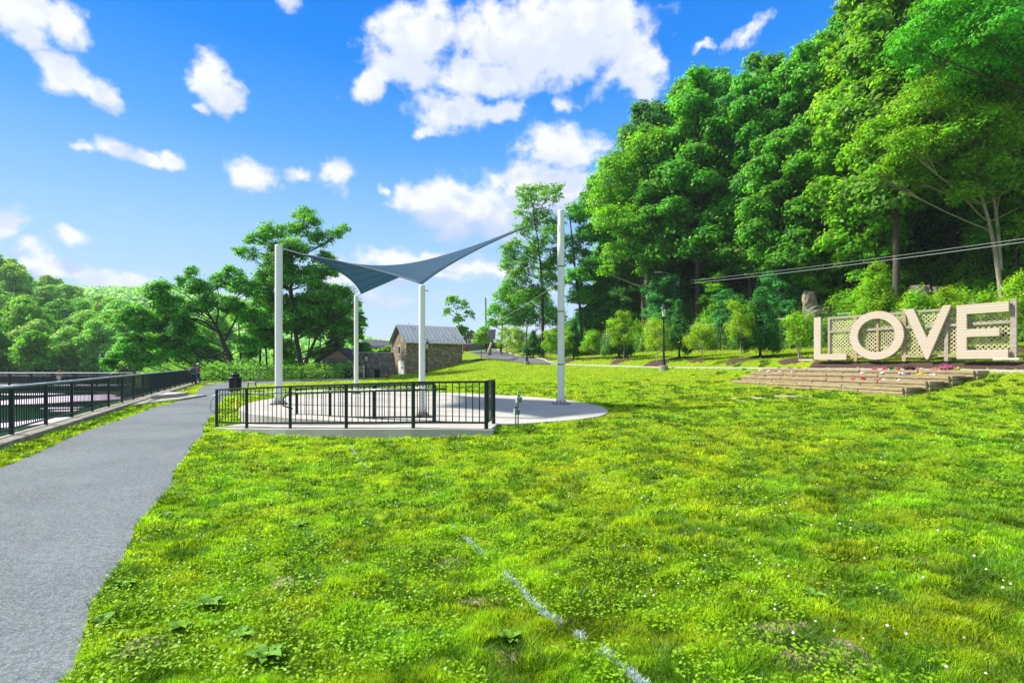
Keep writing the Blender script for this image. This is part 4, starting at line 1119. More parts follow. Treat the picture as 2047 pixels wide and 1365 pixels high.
# bright tree with the thick pale trunk, middle of the hillside
px_tree('broadleaf_tree', 'bright green tree on a thick pale leaning trunk left of the utility pole', 'tree', 57, 1303, 0, [(1300, 630), (1293, 560), (1290, 500), (1300, 430), (1310, 360)],
        [(1240, 350, 50), (1290, 320, 48), (1335, 350, 45), (1225, 400, 45), (1280, 400, 50), (1340, 410, 45), (1215, 450, 34), (1260, 460, 42), (1310, 460, 40), (1360, 465, 35), (1230, 510, 26), (1215, 540, 16), (1385, 430, 32), (1350, 310, 34)],
        .42, .10, 34000, .16, M['leaf_bright'], M['bark_light'], 101)
px_tree('broadleaf_tree', 'pale bluish green round crowned tree in the middle of the wood', 'tree', 62, 1470, 0, [(1468, 600), (1465, 520), (1462, 430), (1460, 380)],
        [(1410, 370, 30), (1450, 345, 34), (1490, 350, 32), (1430, 400, 36), (1480, 395, 38), (1525, 395, 30), (1400, 430, 26), (1450, 440, 34), (1500, 435, 32)],
        .26, .07, 18000, .15, M['leaf_far'], M['bark'], 102)
px_tree('twin_trunk_tree', 'pale twin trunked tree leaning left at the right edge above the big letters', 'tree', 30.5, 2006, 0, [(1998, 560), (1985, 480), (1968, 410), (1945, 355), (1915, 300)],
        [(1800, 260, 52), (1850, 215, 55), (1900, 180, 60), (1960, 160, 60), (2020, 190, 60), (1780, 310, 38), (1840, 300, 50), (1900, 290, 55), (1965, 280, 55), (2030, 300, 60), (1860, 350, 34), (1930, 350, 40), (1990, 380, 45), (2050, 400, 50), (1760, 340, 20), (1900, 400, 26), (2040, 460, 36)],
        .15, .04, 46000, .10, M['leaf_bright'], M['bark_light'], 103,
        extra=[([(2000, 540), (1996, 470), (1988, 400), (1975, 330), (1970, 250)], .12, .03), ([(1962, 392), (1925, 372), (1890, 360)], .05, .02), ([(1990, 440), (2000, 380), (2005, 330)], .06, .02)])
px_tree('broadleaf_tree', 'large bright tree whose boughs fill the top right corner', 'tree', 27, 2120, 0, [(2115, 560), (2105, 350), (2095, 150), (2080, 40)],
        [(1960, 40, 70), (2040, 30, 70), (2000, 110, 60), (2060, 120, 60), (1900, 20, 55), (2100, 60, 70), (1850, 70, 45), (1930, 100, 50), (2110, 200, 60), (1990, -60, 80), (2080, -50, 80)],
        .3, .06, 40000, .10, M['leaf'], M['bark'], 104)
px_tree('tall_bare_stem_tree', 'slim pale straight trunk showing among dark crowns of the wood', 'tree', 60, 1548, 0, [(1548, 520), (1549, 400), (1549, 300), (1548, 230)],
        [(1520, 200, 34), (1560, 180, 36), (1600, 210, 30), (1545, 150, 34)], .20, .12, 9000, .16, M['leaf_bright'], M['bark_light'], 105, extra=[([(1548, 250), (1530, 210), (1515, 190)], .1, .04)])
# airy trees at the left end of the wood
px_tree('airy_tree', 'tall thin see-through tree behind the right sail pole', 'tree', 67, 1085, 0, [(1085, 640), (1083, 560), (1075, 480), (1065, 410)],
        [(1050, 385, 22, .6), (1080, 378, 20, .6), (1110, 390, 18, .6), (1045, 420, 20, .6), (1085, 430, 24, .7), (1040, 470, 20, .6), (1075, 490, 24, .7), (1020, 525, 22, .6), (1050, 540, 22, .7), (1090, 540, 24, .8), (1012, 535, 14, .6), (1070, 590, 26, .9), (1110, 450, 22, .7), (1115, 510, 22, .8), (1060, 450, 24, .7), (1030, 500, 22, .6), (1060, 515, 26, .8), (1100, 480, 26, .8), (1035, 560, 26, 1.0), (1012, 505, 18, .6), (1050, 600, 26, 1.1), (1020, 580, 22, .9), (1110, 530, 26, .9), (1100, 570, 26, .9), (1060, 405, 22, .6), (1095, 405, 20, .6)],
        .24, .05, 22000, .14, M['leaf'], M['bark_dark'], 106, spread=.28)
px_tree('airy_tree', 'second thin tree with dark leaning trunk just right of the sail pole', 'tree', 64, 1165, 0, [(1160, 620), (1150, 540), (1142, 460), (1135, 410)],
        [(1150, 430, 22, .7), (1180, 400, 22, .8), (1140, 480, 20, .6), (1180, 470, 28), (1190, 540, 30), (1150, 560, 26), (1190, 370, 18), (1160, 510, 26, .9), (1175, 430, 26), (1200, 400, 28), (1210, 470, 28), (1165, 590, 28), (1195, 590, 28)],
        .22, .05, 24000, .14, M['leaf'], M['bark_dark'], 107, spread=.3)
px_tree('broadleaf_tree', 'round green tree closing the left end of the wood behind the road', 'tree', 82, 1000, 0, [(1003, 680), (1005, 640), (1008, 610)],
        [(1010, 600, 24), (1035, 610, 24), (990, 620, 18), (1020, 640, 26), (1050, 640, 26), (985, 650, 14), (1075, 610, 26), (1100, 640, 30)], .22, .06, 12000, .18, M['leaf'], M['bark_dark'], 108)
px_tree('airy_tree', 'small wispy half bare tree against the sky behind the stone house', 'tree', 80, 925, 0, [(922, 670), (915, 640), (912, 620)],
        [(905, 605, 16, .5), (925, 612, 14, .5), (895, 625, 12, .5), (940, 630, 12, .5), (915, 640, 14, .6), (920, 662, 16, 1.2), (900, 600, 8, .5)], .12, .03, 2600, .16, M['leaf'], M['bark_dark'], 109, spread=.25)
# tall tree behind the left sail pole
px_tree('airy_topped_tree', 'tall tree with a loose open top behind the left sail pole', 'tree', 57, 606, 0, [(600, 720), (590, 660), (582, 580), (585, 500), (600, 440)],
        [(600, 425, 20, .5), (620, 450, 22, .6), (585, 460, 24, .6), (550, 470, 24, .6), (515, 480, 22, .55), (495, 510, 20, .5), (640, 480, 22, .5), (675, 475, 16, .45), (690, 460, 12, .4), (560, 510, 28, .8), (600, 510, 28, .9), (640, 520, 24, .8),
         (530, 545, 26), (570, 535, 28), (520, 590, 22), (640, 590, 28), (580, 640, 30), (625, 620, 28), (540, 560, 30), (580, 560, 32), (625, 560, 30), (660, 545, 18, .6), (665, 590, 30), (600, 610, 34), (555, 610, 28), (690, 620, 18), (650, 640, 34), (690, 660, 24), (610, 660, 30), (715, 610, 10, .5), (725, 650, 10, .5)],
        .36, .06, 68000, .135, M['leaf'], M['bark_dark'], 110, extra=[([(606, 735), (625, 690), (650, 640), (665, 600)], .22, .05)])
px_tree('spreading_tree', 'wide spreading tree with dark leaning trunk and long arching limbs at the path end', 'tree', 52, 470, 0, [(462, 720), (448, 690), (438, 665), (425, 640), (400, 600)],
        [(300, 590, 20, .8), (330, 585, 24, .9), (360, 565, 18, .5), (385, 545, 14, .4), (400, 580, 24, .8), (440, 565, 22, .7), (470, 550, 20, .5), (500, 580, 26), (350, 615, 26), (390, 625, 24), (310, 620, 20), (270, 625, 20), (245, 640, 14), (430, 610, 24), (470, 620, 26), (290, 650, 24), (330, 655, 26), (370, 660, 24), (310, 690, 24), (270, 690, 22), (350, 700, 24), (250, 715, 20), (290, 725, 20), (400, 690, 18), (500, 640, 26), (490, 690, 22), (225, 730, 16)],
        .30, .05, 60000, .125, M['leaf'], M['bark_dark'], 111, depth=.8,
        extra=[([(438, 665), (400, 640), (360, 640), (320, 665)], .13, .03), ([(452, 700), (420, 715), (385, 700), (350, 695)], .09, .02), ([(445, 690), (470, 640), (495, 590)], .12, .03), ([(432, 650), (438, 600), (430, 560)], .10, .02), ([(425, 640), (380, 595), (330, 570)], .09, .02)])
gb = 'trees standing behind the path end'
for i, (px_, D_0, hpx, wpx, mt, lab) in enumerate(((395, 62, 95, 45, 'leaf_bright', 'yellow green tree glimpsed through the spreading tree'), (520, 60, 150, 40, 'leaf', 'green tree filling the gap between the spreading tree and the tall one'),
        (560, 64, 110, 40, 'leaf_bright', 'bright green small tree just behind the left sail pole'), (665, 63, 150, 36, 'leaf', 'dense green tree above the low stone building'), (340, 68, 80, 50, 'leaf_bright', 'light green tree low behind the railing corner'),
        (755, 75, 40, 26, 'leaf_bright', 'low light green bush behind the stone wall'), (715, 66, 120, 20, 'leaf', 'narrow tree behind the back sail pole'))):
    rs = random.Random(200+i); cx0 = px_; by = 738
    px_tree('background_tree', lab, 'tree', D_0, px_, 0, [(px_, by-hpx*.3), (px_+3, by-hpx*.7)],
            [(px_+rs.uniform(-1, 1)*wpx*.7, by-hpx*(.12+.85*(j+.5)/9), wpx*.5*rs.uniform(.8, 1.15)) for j in range(9)], .18, .04, 11000, .15, M[mt], M['bark_dark'], 210+i, group=gb)
for i, px_ in enumerate((487, 535, 548, 636, 610, 570)):
    D_0 = 58+i*1.3; b_ = foot(px_, D_0)
    o = make_tree('slim_tree', ORD[(0, 1, 2, 5, 4, 3)[i]].replace('sixth', 'rightmost')+' of six slim dark trunks behind the path end, counted from left', 'tree', gb, [(0, 0, -.3), (.2*(i-2), 0, 3), (.3*(i-2), 0, 6.5)], .14, .06, [(0, 0, 7.2, 1.5, 1.5, 1.2, 1), (.8, .3, 6.2, 1.1, 1.1, .9, 1)], 1800, .14, M['leaf'], M['bark_dark'], 230+i)
    o.location = b_
# wooded far bank of the river
G_FAR = 'trees on the far river bank'
far = []
for i in range(4):
    rs = random.Random(80+i)
    far.append(make_tree('riverside_tree', 'rounded green tree in the wood across the river', 'tree', G_FAR, [(0, 0, -1), (.2, 0, 4), (0, .2, 9), (0, 0, 12)], .3, .06,
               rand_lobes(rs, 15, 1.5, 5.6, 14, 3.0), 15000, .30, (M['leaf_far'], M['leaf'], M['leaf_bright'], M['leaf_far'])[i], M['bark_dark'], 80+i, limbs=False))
usedf = [False]*4; fr2 = random.Random(3)
D0 = 102.0; LF = []; nrow = 0
while D0 < 235:
    step = 7.6+(D0-100)*.03
    px_ = -40+fr2.uniform(0, 30)
    while px_ < (430 if D0 < 125 else 330):
        X = (px_-CX)/F*D0; Y = D0+fr2.uniform(-3, 3)
        i = fr2.choice([0, 2, 1, 3, 2] if D0 < 150 else [0, 2, 3])
        k = fr2.uniform(.6, .95)*(1.0 if D0 > 115 else .9)
        t_ = place(far[i], (X, Y, Hs(X, Y)-.5), fr2.uniform(0, 6.28), (k, k, k*fr2.uniform(.85, 1.1)), copy=usedf[i]); usedf[i] = True
        LF.append((nrow, px_, t_, ('pale green', 'mid green', 'yellow green', 'pale green')[i], 'round tree', 'across the river'))
        px_ += step/D0*F*fr2.uniform(.8, 1.15)
    D0 += step*1.25; nrow += 1
label_rows(LF)
# bright willow-like tree at the bank
px_tree('willow_tree', 'bright yellow green drooping tree at the water edge across the footbridge', 'tree', 98, 70, 0, [(72, 700), (75, 680)], [(60, 690, 22), (85, 680, 20), (95, 705, 18), (50, 715, 20), (75, 725, 22), (30, 700, 18)], .25, .06, 12000, .24, M['leaf_bright'], M['bark_dark'], 120, droop=.5)
# far ridge wood, too distant to count
r_ = np.random.default_rng(9); n = 60000
X_ = r_.uniform(-620, -20, n); Y_ = r_.uniform(280, 560, n)
keep = (np.abs(X_/Y_) < 1.12); X_ = X_[keep]; Y_ = Y_[keep]; n = len(X_)
Z_ = H(X_, Y_)+r_.random(n)**.6*9
nn = unit(np.stack([r_.normal(size=n)*.7, r_.normal(size=n)*.7-.3, np.ones(n)], 1)); t_ = .7+.6*r_.random(n)
v = quads(np.stack([X_, Y_, Z_], 1), nn, np.full(n, 1.7), np.full(n, 1.2), r_)
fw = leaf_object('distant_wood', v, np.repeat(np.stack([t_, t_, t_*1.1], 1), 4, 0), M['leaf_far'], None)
tag(fw, 'distant wooded ridge beyond the river', 'woodland', kind='stuff')

# undergrowth carpeting the foot of the slope
def vnoise(x, y, seed=0):
    xi = np.floor(x).astype(np.int64); yi = np.floor(y).astype(np.int64); xf = x-xi; yf = y-yi
    def h(a, b):
        k = (a*374761393+b*668265263+seed*1274126177) & 0xffffffff
        k = ((k ^ (k >> 13))*1274126177) & 0xffffffff
        return ((k ^ (k >> 16)) & 0xffff)/65535.0
    u = xf*xf*(3-2*xf); w_ = yf*yf*(3-2*yf)
    return (h(xi, yi)*(1-u)+h(xi+1, yi)*u)*(1-w_)+(h(xi, yi+1)*(1-u)+h(xi+1, yi+1)*u)*w_
def undergrowth(name, n, s0, s1, d0_, d1_, hmax, size, m, seed, label, thr=.35):
    r = np.random.default_rng(seed)
    s = r.uniform(s0, s1, n); d = -(d0_+(d1_-d0_)*r.random(n)**1.3)
    X = P0X+s*UX+d*MX; Y = P0Y+s*UY+d*MY
    nz = .6*vnoise(X*.7, Y*.7, seed)+.4*vnoise(X*2.1, Y*2.1, seed+1)
    k = (nz > thr) & (Y > 5) & (np.abs(X/np.maximum(Y, 1)) < 1.15); X, Y, nz = X[k], Y[k], nz[k]; n = len(X)
    hh = hmax*np.clip((nz-thr)/(.8-thr), .1, 1)
    Z = H(X, Y)+hh*r.random(n)**.5
    e1 = (vnoise(X*.7+.1, Y*.7, seed)-vnoise(X*.7-.1, Y*.7, seed)); e2 = (vnoise(X*.7, Y*.7+.1, seed)-vnoise(X*.7, Y*.7-.1, seed))
    nn = unit(np.stack([-e1*2-.25, -e2*2-.25, np.full(n, .8)], 1)+r.normal(size=(n, 3))*.45)
    t = (.7+.5*vnoise(X*1.3, Y*1.3, 5))*(.8+.4*r.random(n)); w_ = vnoise(X*.4, Y*.4, 8)
    v = quads(np.stack([X, Y, Z], 1), nn, np.full(n, size), np.full(n, size*.65), r)
    o = leaf_object(name, v, np.repeat(np.stack([t*(.8+.5*w_), t, t*(1.2-.5*w_)], 1), 4, 0), m, None)
    tag(o, label, 'undergrowth', kind='stuff')
undergrowth('undergrowth', 190000, -30, 8, 10.6, 34, 2.4, .085, M['leaf_bright'], 21, 'bright leafy undergrowth on the slope above the big letters', .34)
undergrowth('dark_undergrowth', 120000, -10, 48, 10.8, 34, 2.2, .12, M['leaf'], 22, 'dark shrubby undergrowth beneath the tall trees', .38)
undergrowth('vines', 40000, 4, 44, 10.4, 15, 2.6, .10, M['leaf_bright'], 24, 'bright creeping vines along the foot of the wood', .50)

def bank_cover(name, n, x0, x1, y0, y1, hmax, size, m, seed, label, cond):
    r = np.random.default_rng(seed); X = r.uniform(x0, x1, n); Y = r.uniform(y0, y1, n)
    k = cond(X, Y); X, Y = X[k], Y[k]; n = len(X); nz = .5*vnoise(X*.6, Y*.6, seed)+.5*vnoise(X*1.7, Y*1.7, seed+1)
    Z = H(X, Y)+hmax*(.25+nz)*r.random(n)**.6; t = (.7+.5*vnoise(X, Y, 5))*(.8+.4*r.random(n)); w_ = vnoise(X*.4, Y*.4, 8)
    nn = unit(np.array([-.3, -.4, .8])+r.normal(size=(n, 3))*.5)
    v = quads(np.stack([X, Y, Z], 1), nn, np.full(n, size), np.full(n, size*.65), r)
    o = leaf_object(name, v, np.repeat(np.stack([t*(.8+.5*w_), t, t*(1.2-.5*w_)], 1), 4, 0), m, None); tag(o, label, 'undergrowth', kind='stuff')
def behind_rail(X, Y):
    q_ = np.array(far_pts); ry = np.interp(X, q_[:, 0], q_[:, 1]); return (Y > ry+.6) & (Y > 46) & (X < -17.5) & (H(X, Y) > -4) & ~((X > -24.8) & (Y < 55) & (X > -12))
bank_cover('bank_undergrowth', 60000, -62, -17.5, 45, 74, 1.9, .12, M['leaf_bright'], 41, 'leafy bushes and weeds on the bank behind the end railing', behind_rail)
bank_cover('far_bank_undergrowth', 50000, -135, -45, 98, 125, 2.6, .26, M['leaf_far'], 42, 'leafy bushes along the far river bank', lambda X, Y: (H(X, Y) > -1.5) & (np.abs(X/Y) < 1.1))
# conifers (cedars) and planted young trees with mulch rings
def cone_lobes(rs, H_, R_, n=34, pw_=.7):
    out = []
    for i in range(n):
        t = (i+.5)/n; z = .15*H_+.82*H_*t; env = R_*(1-t)**pw_*(.75+.25*math.sin(i*2.1))
        th = i*2.4; k = max(.14, .36*R_*(1-t*.75))
        out.append((env*.75*math.cos(th), env*.75*math.sin(th), z, k, k, k*1.0, 1))
    out.append((0, 0, H_*.93, .13*R_, .13*R_, H_*.07, 1.5)); return out
def mulch_ring(X, Y, r, label):
    m = MB(); n = 20; vs = [(X, Y, Hs(X, Y)+.13)]
    for ring, (q_, zz) in enumerate(((r*.6, .10), (r*1.1, -.03))):
        for k in range(n):
            th = 2*math.pi*k/n; w_ = 1+.08*math.sin(3*th+X); x, y = X+q_*w_*math.cos(th), Y+q_*w_*math.sin(th)
            vs.append((x, y, Hs(x, y)+zz))
    fs = [(0, 1+k, 1+(k+1) % n) for k in range(n)]+[(1+k, 1+n+k, 1+n+(k+1) % n, 1+(k+1) % n) for k in range(n)]
    m.add(vs, fs); o = m.build('mulch', M['mulch'], smooth=True); tag(o, label, 'mulch', 'mulch rings round the planted trees', kind='stuff')
def strip_pt(px, q_):      # ground point seen at column px, q_ metres behind the walk's near edge
    k = (px-CX)/F; Y = (-q_+P0X*MX+P0Y*MY)/(k*MX+MY); return Vector((k*Y, Y, Hs(k*Y, Y)))
def yt(px, q_, top, wpx, kind, label, leaves=None, seed=0, mul=1.2, stems=1, base_off=0):
    p_ = strip_pt(px, q_); D = p_.y; Hh = CAMZ+(HY-top)/F*D-p_.z; Rr = wpx/2/F*D; rs = random.Random(seed+int(px))
    if kind.startswith('cedar'):
        t = make_tree('cedar_tree', label, 'cedar', 'evergreens planted behind the upper walk', [(0, 0, -.1), (0, 0, Hh*.5), (0, 0, Hh*.9)], .09, .02, cone_lobes(rs, Hh, Rr, pw_=.7 if kind == 'cedar' else .5), leaves or 15000, .062 if D < 45 else .08, M['cedar' if kind == 'cedar' else 'cedar_bright'], M['bark_dark'], seed+300, flat=1.1, limbs=False, spread=.42)
    else:
        nl = 13
        lb = []
        for i in range(nl):
            tt = (i+.5)/nl; z = Hh*(.34+.6*tt); th = i*2.4; q2 = Rr*(.80-.5*abs(tt-.35))*rs.uniform(.35, 1.15); k = Rr*.31*rs.uniform(.6, 1.3)
            lb.append((q2*math.cos(th), q2*math.sin(th), z, k, k, k*.8, 1))
        tp = [(0, 0, -.05), (.03, 0, Hh*.3), (-.04, 0, Hh*.6), (0, 0, Hh*.85)]
        ex_ = [] if stems == 1 else [([(0.02*j, 0, 0), (.12*math.cos(j*2), .12*math.sin(j*2), Hh*.25), (.3*math.cos(j*2), .3*math.sin(j*2), Hh*.5)], .018, .008) for j in range(1, stems+1)]
        t = make_tree('young_tree', label, 'young tree', 'young trees planted in mulch behind the upper walk', tp, .035, .01, lb, leaves or 4200, .055 if D < 45 else .07, M['young'], M['bark_light'], seed+330+int(px) % 50, spread=.50, flat=.85, extra_trunks=ex_)
    t.location = p_
    if mul: mulch_ring(p_.x, p_.y, mul, 'ring of dark mulch under a planted tree behind the upper walk')
yt(1012, 5.0, 655, 46, 'y', 'pale bushy young tree left of the far street lamp', seed=1)
yt(1036, 3.6, 655, 40, 'y', 'yellow green young tree touching the far street lamp', seed=2)
yt(1066, 4.0, 662, 44, 'cedar', 'dark round evergreen right of the far street lamp', seed=3, leaves=9000)
yt(1100, 3.5, 660, 44, 'y', 'light young tree directly left of the tall white pole', seed=4)
yt(1147, 3.4, 640, 50, 'cedar', 'evergreen directly right of the tall white pole', seed=5, leaves=12000)
yt(1135, 2.6, 662, 36, 'y', 'yellowish young tree partly behind the tall white pole', seed=6)
yt(1183, 3.6, 662, 38, 'y', 'small light green young tree between the pole and the big bush', seed=7)
yt(1238, 4.6, 640, 64, 'cedar', 'dark evergreen bush behind the light trunked young tree', seed=8)
yt(1247, 3.0, 622, 60, 'y', 'tall light green young tree with pale trunk in front of a dark evergreen', seed=9, leaves=7000)
yt(1313, 2.2, 640, 68, 'y', 'low golden green young tree just left of the near street lamp', seed=10, leaves=5200)
yt(1358, 4.6, 600, 54, 'cedar', 'tall dark cedar just right of the near street lamp', seed=11)
yt(1403, 3.4, 650, 62, 'y', 'broad light green young tree between the two dark cedars', seed=12, leaves=5000)
yt(1480, 3.2, 605, 66, 'y', 'white stemmed young tree in front of the wide cedar', seed=13, leaves=5000)
yt(1520, 4.8, 578, 92, 'cedar', 'wide dark green cedar left of the big letters', seed=14, leaves=26000)
yt(1597, 3.2, 625, 66, 'y', 'multi stemmed young tree nearest the letter L', seed=15, leaves=4600, stems=4)
yt(1752, 7.5, 532, 118, 'cedar_b', 'large bright green feathery cedar behind the letter O', seed=16, leaves=34000, mul=0)
yt(1835, 6.5, 592, 90, 'y', 'bright leafy bush behind the letter V', seed=17, leaves=7000, mul=0)
yt(1900, 7.0, 580, 80, 'y', 'leafy shrub behind the letter E', seed=18, leaves=7000, mul=0)
yt(2052, 6.0, 540, 80, 'y', 'bright shrub at the right edge beside the lattice screen', seed=19, leaves=7000, mul=1.6, stems=5)
yt(1975, 7.5, 590, 60, 'y', 'small leafy bush behind the top right of the lattice screen', seed=20, leaves=5000, mul=0)
p_ = ground_hit(962, 719, 20, 120)
t = make_tree('young_tree', 'round headed small tree in a mulch ring at the road edge', 'young tree', 'young trees planted in mulch behind the upper walk', [(0, 0, -.05), (0, 0, 1.6), (.05, 0, 3)], .05, .02,
  [(0, 0, 2.9, .8, .8, .7, 1), (.3, 0, 3.5, .65, .6, .6, 1), (-.4, 0, 2.3, .6, .6, .5, 1), (.5, 0, 2.3, .6, .6, .5, 1)], 5000, .08, M['leaf_far'], M['bark_dark'], 350)
t.location = p_; mulch_ring(p_.x, p_.y, 1.5, 'ring of dark mulch under the round headed tree at the road edge')

# rocks in the slope
def rock(px, q_, sx_, sy_, sz_, label, seed, m='rock'):
    p_ = strip_pt(px, q_); r = random.Random(seed); mb = MB(); n = 14; k = 8; vs = []
    for j in range(k+1):
        z = j/k
        for i in range(n):
            th = 2*math.pi*i/n; w_ = (1-.35*z**2.2)*(1+.22*math.sin(3*th+seed+z*4)+.15*r.uniform(-1, 1))
            vs.append((p_.x+sx_*w_*math.cos(th), p_.y+sy_*w_*math.sin(th), p_.z-.4+z*sz_+.1*r.uniform(-1, 1)))
    fs = [(j*n+i, j*n+(i+1) % n, (j+1)*n+(i+1) % n, (j+1)*n+i) for j in range(k) for i in range(n)]+[tuple(k*n+i for i in range(n))]
    mb.add(vs, fs); tag(mb.build('rock', M[m]), label, 'rock', 'rocks in the hillside')
M['rock_tan'] = mat('tan_rock', (.36, .30, .20), .9, col2=(.18, .15, .11), scale=2, bump=.9, bscale=6)
rock(1618, 13, .6, .6, 3.1, 'tall tan rock pillar on the slope left of the bright cedar', 1, 'rock_tan')
rock(1640, 12.5, 1.4, .8, 2.2, 'brown rock face beside the tall tan pillar', 2)
rock(1840, 14, .9, .7, 1.9, 'dark grey boulder on the slope right of the bright cedar', 3)
rock(1872, 14.5, .6, .6, 1.3, 'grey rock half hidden by leaves above the letter V', 4)
rock(2000, 12.5, .6, .6, 1.2, 'pale grey stone at the foot of the twin trunked tree', 5, 'stone_flat')

# security fence along the foot of the hill
cf = thing('chain_link_fence', (*walk_pt(0, -10.4), Hs(*walk_pt(0, -10.4))), 'tall dark chain link fence with barbed wire arms along the foot of the wood', 'fence')
sp = list(np.arange(-20, 47, 3.4)); top_z = []
for i, s in enumerate(sp):
    X, Y = walk_pt(s, -10.4); z = Hs(X, Y)
    m = MB(); m.tube([(X, Y, z-.2), (X, Y, z+2.45)], .045, 8); m.tube([(X, Y, z+2.45), (X-.25*MX*-1, Y+.1, z+2.85)], .02, 6); m.build('post', M['black'], cf, smooth=True)
    if i < len(sp)-1:
        X2, Y2 = walk_pt(sp[i+1], -10.4); z2 = Hs(X2, Y2)
        m = MB(); m.tube([(X, Y, z+2.4), (X2, Y2, z2+2.4)], .028, 6, False); m.build('top_rail', M['galv'] if i % 2 == 0 else M['black'], cf)
        m = MB()
        for dz in (2.6, 2.72, 2.84): m.tube([(X+.1, Y, z+dz), (X2+.1, Y2, z2+dz)], .007, 3, False)
        A = Vector((X, Y, z)); B = Vector((X2, Y2, z2)); L = (B-A).length
        for k in range(-14, 20):
            for sg in (1, -1):
                u0 = k*.2; u1 = u0+sg*2.35; a0, a1 = 0.05, 2.4
                pts = []
                def cl(u): return max(0, min(L, u))
                c0, c1 = cl(u0), cl(u1)
                if abs(c1-c0) < .05: continue
                t0 = (c0-u0)/(u1-u0); t1 = (c1-u0)/(u1-u0)
                m.tube([A.lerp(B, c0/L)+Vector((0, 0, a0+(a1-a0)*t0)), A.lerp(B, c1/L)+Vector((0, 0, a0+(a1-a0)*t1))], .005, 3, False)
        m.build('wire_mesh', M['black'], cf)

# utility pole, street light arm, wires
up_ = strip_pt(1345, 13.0); zt = CAMZ+(HY-550)/F*up_.y
pr_ = thing('utility_pole', tuple(up_), 'tall weathered wooden utility pole with lamp arm before the wood', 'utility pole')
m = MB(); m.tube([up_-Vector((0, 0, .5)), Vector((up_.x+.25, up_.y, zt))], [.17, .12], 10); m.build('pole', M['bark_light'], pr_, smooth=True)
m = MB(); m.lathe((up_.x+.52, up_.y, zt-1.1), [(.2, 0), (.22, .1), (.22, .8), (.15, .9)], 12); m.build('transformer', M['galv'], pr_, smooth=True)
m = MB(); m.tube([(up_.x+.2, up_.y, zt-.6), (up_.x-.5, up_.y, zt+.2), (up_.x-1.4, up_.y-.2, zt+.3)], .035, 6); m.build('lamp_arm', M['galv'], pr_, smooth=True)
m = MB(); m.box((up_.x-1.6, up_.y-.2, zt+.28), (.7, .25, .14)); m.build('lamp_head', M['galv'], pr_, bevel=.03)
for k, (dz, lab, mm) in enumerate(((-.75, 'upper overhead wire rising from the utility pole to the right', 'cable'), (-1.05, 'lower overhead wire rising from the utility pole to the right', 'cable'))):
    a = Vector((up_.x+.25, up_.y, zt+dz)); b = at(2047, 468+k*7, 24.5); e = b+(b-a)*.5
    pts = [a.lerp(e, i/12)-Vector((0, 0, .25*math.sin(math.pi*i/12))) for i in range(13)]
    m = MB(); m.tube(pts, .015 if k else .011, 6); tag(m.build('overhead_wire', M[mm], smooth=True), lab, 'wire', 'overhead wires')
a = Vector(((1119-CX)/F*17.35, 17.3, CAMZ+(HY-565)/F*17.35)); b = at(985, 640, 84)
m = MB(); m.tube([a.lerp(b, i/10)-Vector((0, 0, .3*math.sin(math.pi*i/10))) for i in range(11)], [.008+.025*i/10 for i in range(11)], 6)
tag(m.build('overhead_wire', M['cable'], smooth=True), 'thin cable tied to the tallest white pole running back to the road', 'wire', 'overhead wires')
q_ = foot(972, 85); m = MB(); m.tube([q_, Vector((q_.x-.1, q_.y, CAMZ+(HY-595)/F*85))], [.16, .1], 8)
tag(m.build('utility_pole', M['bark_dark'], smooth=True), 'distant bare utility pole behind the road against the sky', 'utility pole')

# ------------------------------------------------------------------ buildings
def wall_quad(mb, a, b, z0a, z0b, z1, th, inw):
    a = Vector((a[0], a[1], 0)); b = Vector((b[0], b[1], 0)); iv = Vector((inw[0], inw[1], 0)).normalized()*th
    vs = [(a.x, a.y, z0a), (b.x, b.y, z0b), (b.x, b.y, z1), (a.x, a.y, z1)]
    vs += [((Vector(v)+iv)) for v in vs]
    mb.add(vs, [(0, 1, 2, 3), (7, 6, 5, 4), (0, 4, 5, 1), (1, 5, 6, 2), (2, 6, 7, 3), (3, 7, 4, 0)])
hc = at(812, 745, 58); hc.z = 0
sdir = Vector((5.7, 4.1, 0)).normalized(); gdir = Vector((-sdir.y, sdir.x, 0)); SL, GL = 7.3, 4.1
EZ, RZ = 4.35, 6.15
house = thing('stone_house', (hc.x, hc.y, .3), 'small stone house with grey standing seam metal roof', 'house')
c00 = hc; c10 = hc+sdir*SL; c11 = c10+gdir*GL; c01 = hc+gdir*GL
m = MB()
m.add([(c00.x, c00.y, -1), (c10.x, c10.y, -1), (c11.x, c11.y, -1), (c01.x, c01.y, -1), (c00.x, c00.y, EZ), (c10.x, c10.y, EZ), (c11.x, c11.y, EZ), (c01.x, c01.y, EZ),
       ((c00.x+c01.x)/2, (c00.y+c01.y)/2, RZ-.12), ((c10.x+c11.x)/2, (c10.y+c11.y)/2, RZ-.12)],
      [(0, 1, 5, 4), (2, 3, 7, 6), (3, 0, 4, 8, 7), (1, 2, 6, 9, 5)])
m.build('wall', M['stone'], house)
ov = .35; m = MB()
def roofpt(u, v, z): p_ = hc+sdir*u+gdir*v; return Vector((p_.x, p_.y, z))
sl = (RZ-EZ)/(GL/2)
for v0, v1 in ((-ov, GL/2), (GL+ov, GL/2)):
    zl = EZ-sl*ov+.05; zr = RZ+.05
    q4 = [roofpt(-ov, v0, zl), roofpt(SL+ov, v0, zl), roofpt(SL+ov, v1, zr), roofpt(-ov, v1, zr)]
    m.add(q4+[q_-Vector((0, 0, .1)) for q_ in q4], [(0, 1, 2, 3), (7, 6, 5, 4), (0, 4, 5, 1), (1, 5, 6, 2), (2, 6, 7, 3), (3, 7, 4, 0)])
rf = m.build('roof', M['roof'], house)
m = MB()
for k in range(17):
    u = -ov+.05+(SL+2*ov-.1)*k/16
    m.bar(roofpt(u, -ov, EZ-sl*ov+.08), roofpt(u, GL/2, RZ+.08), .035, .05)
m.build('seams', M['roof'], rf)
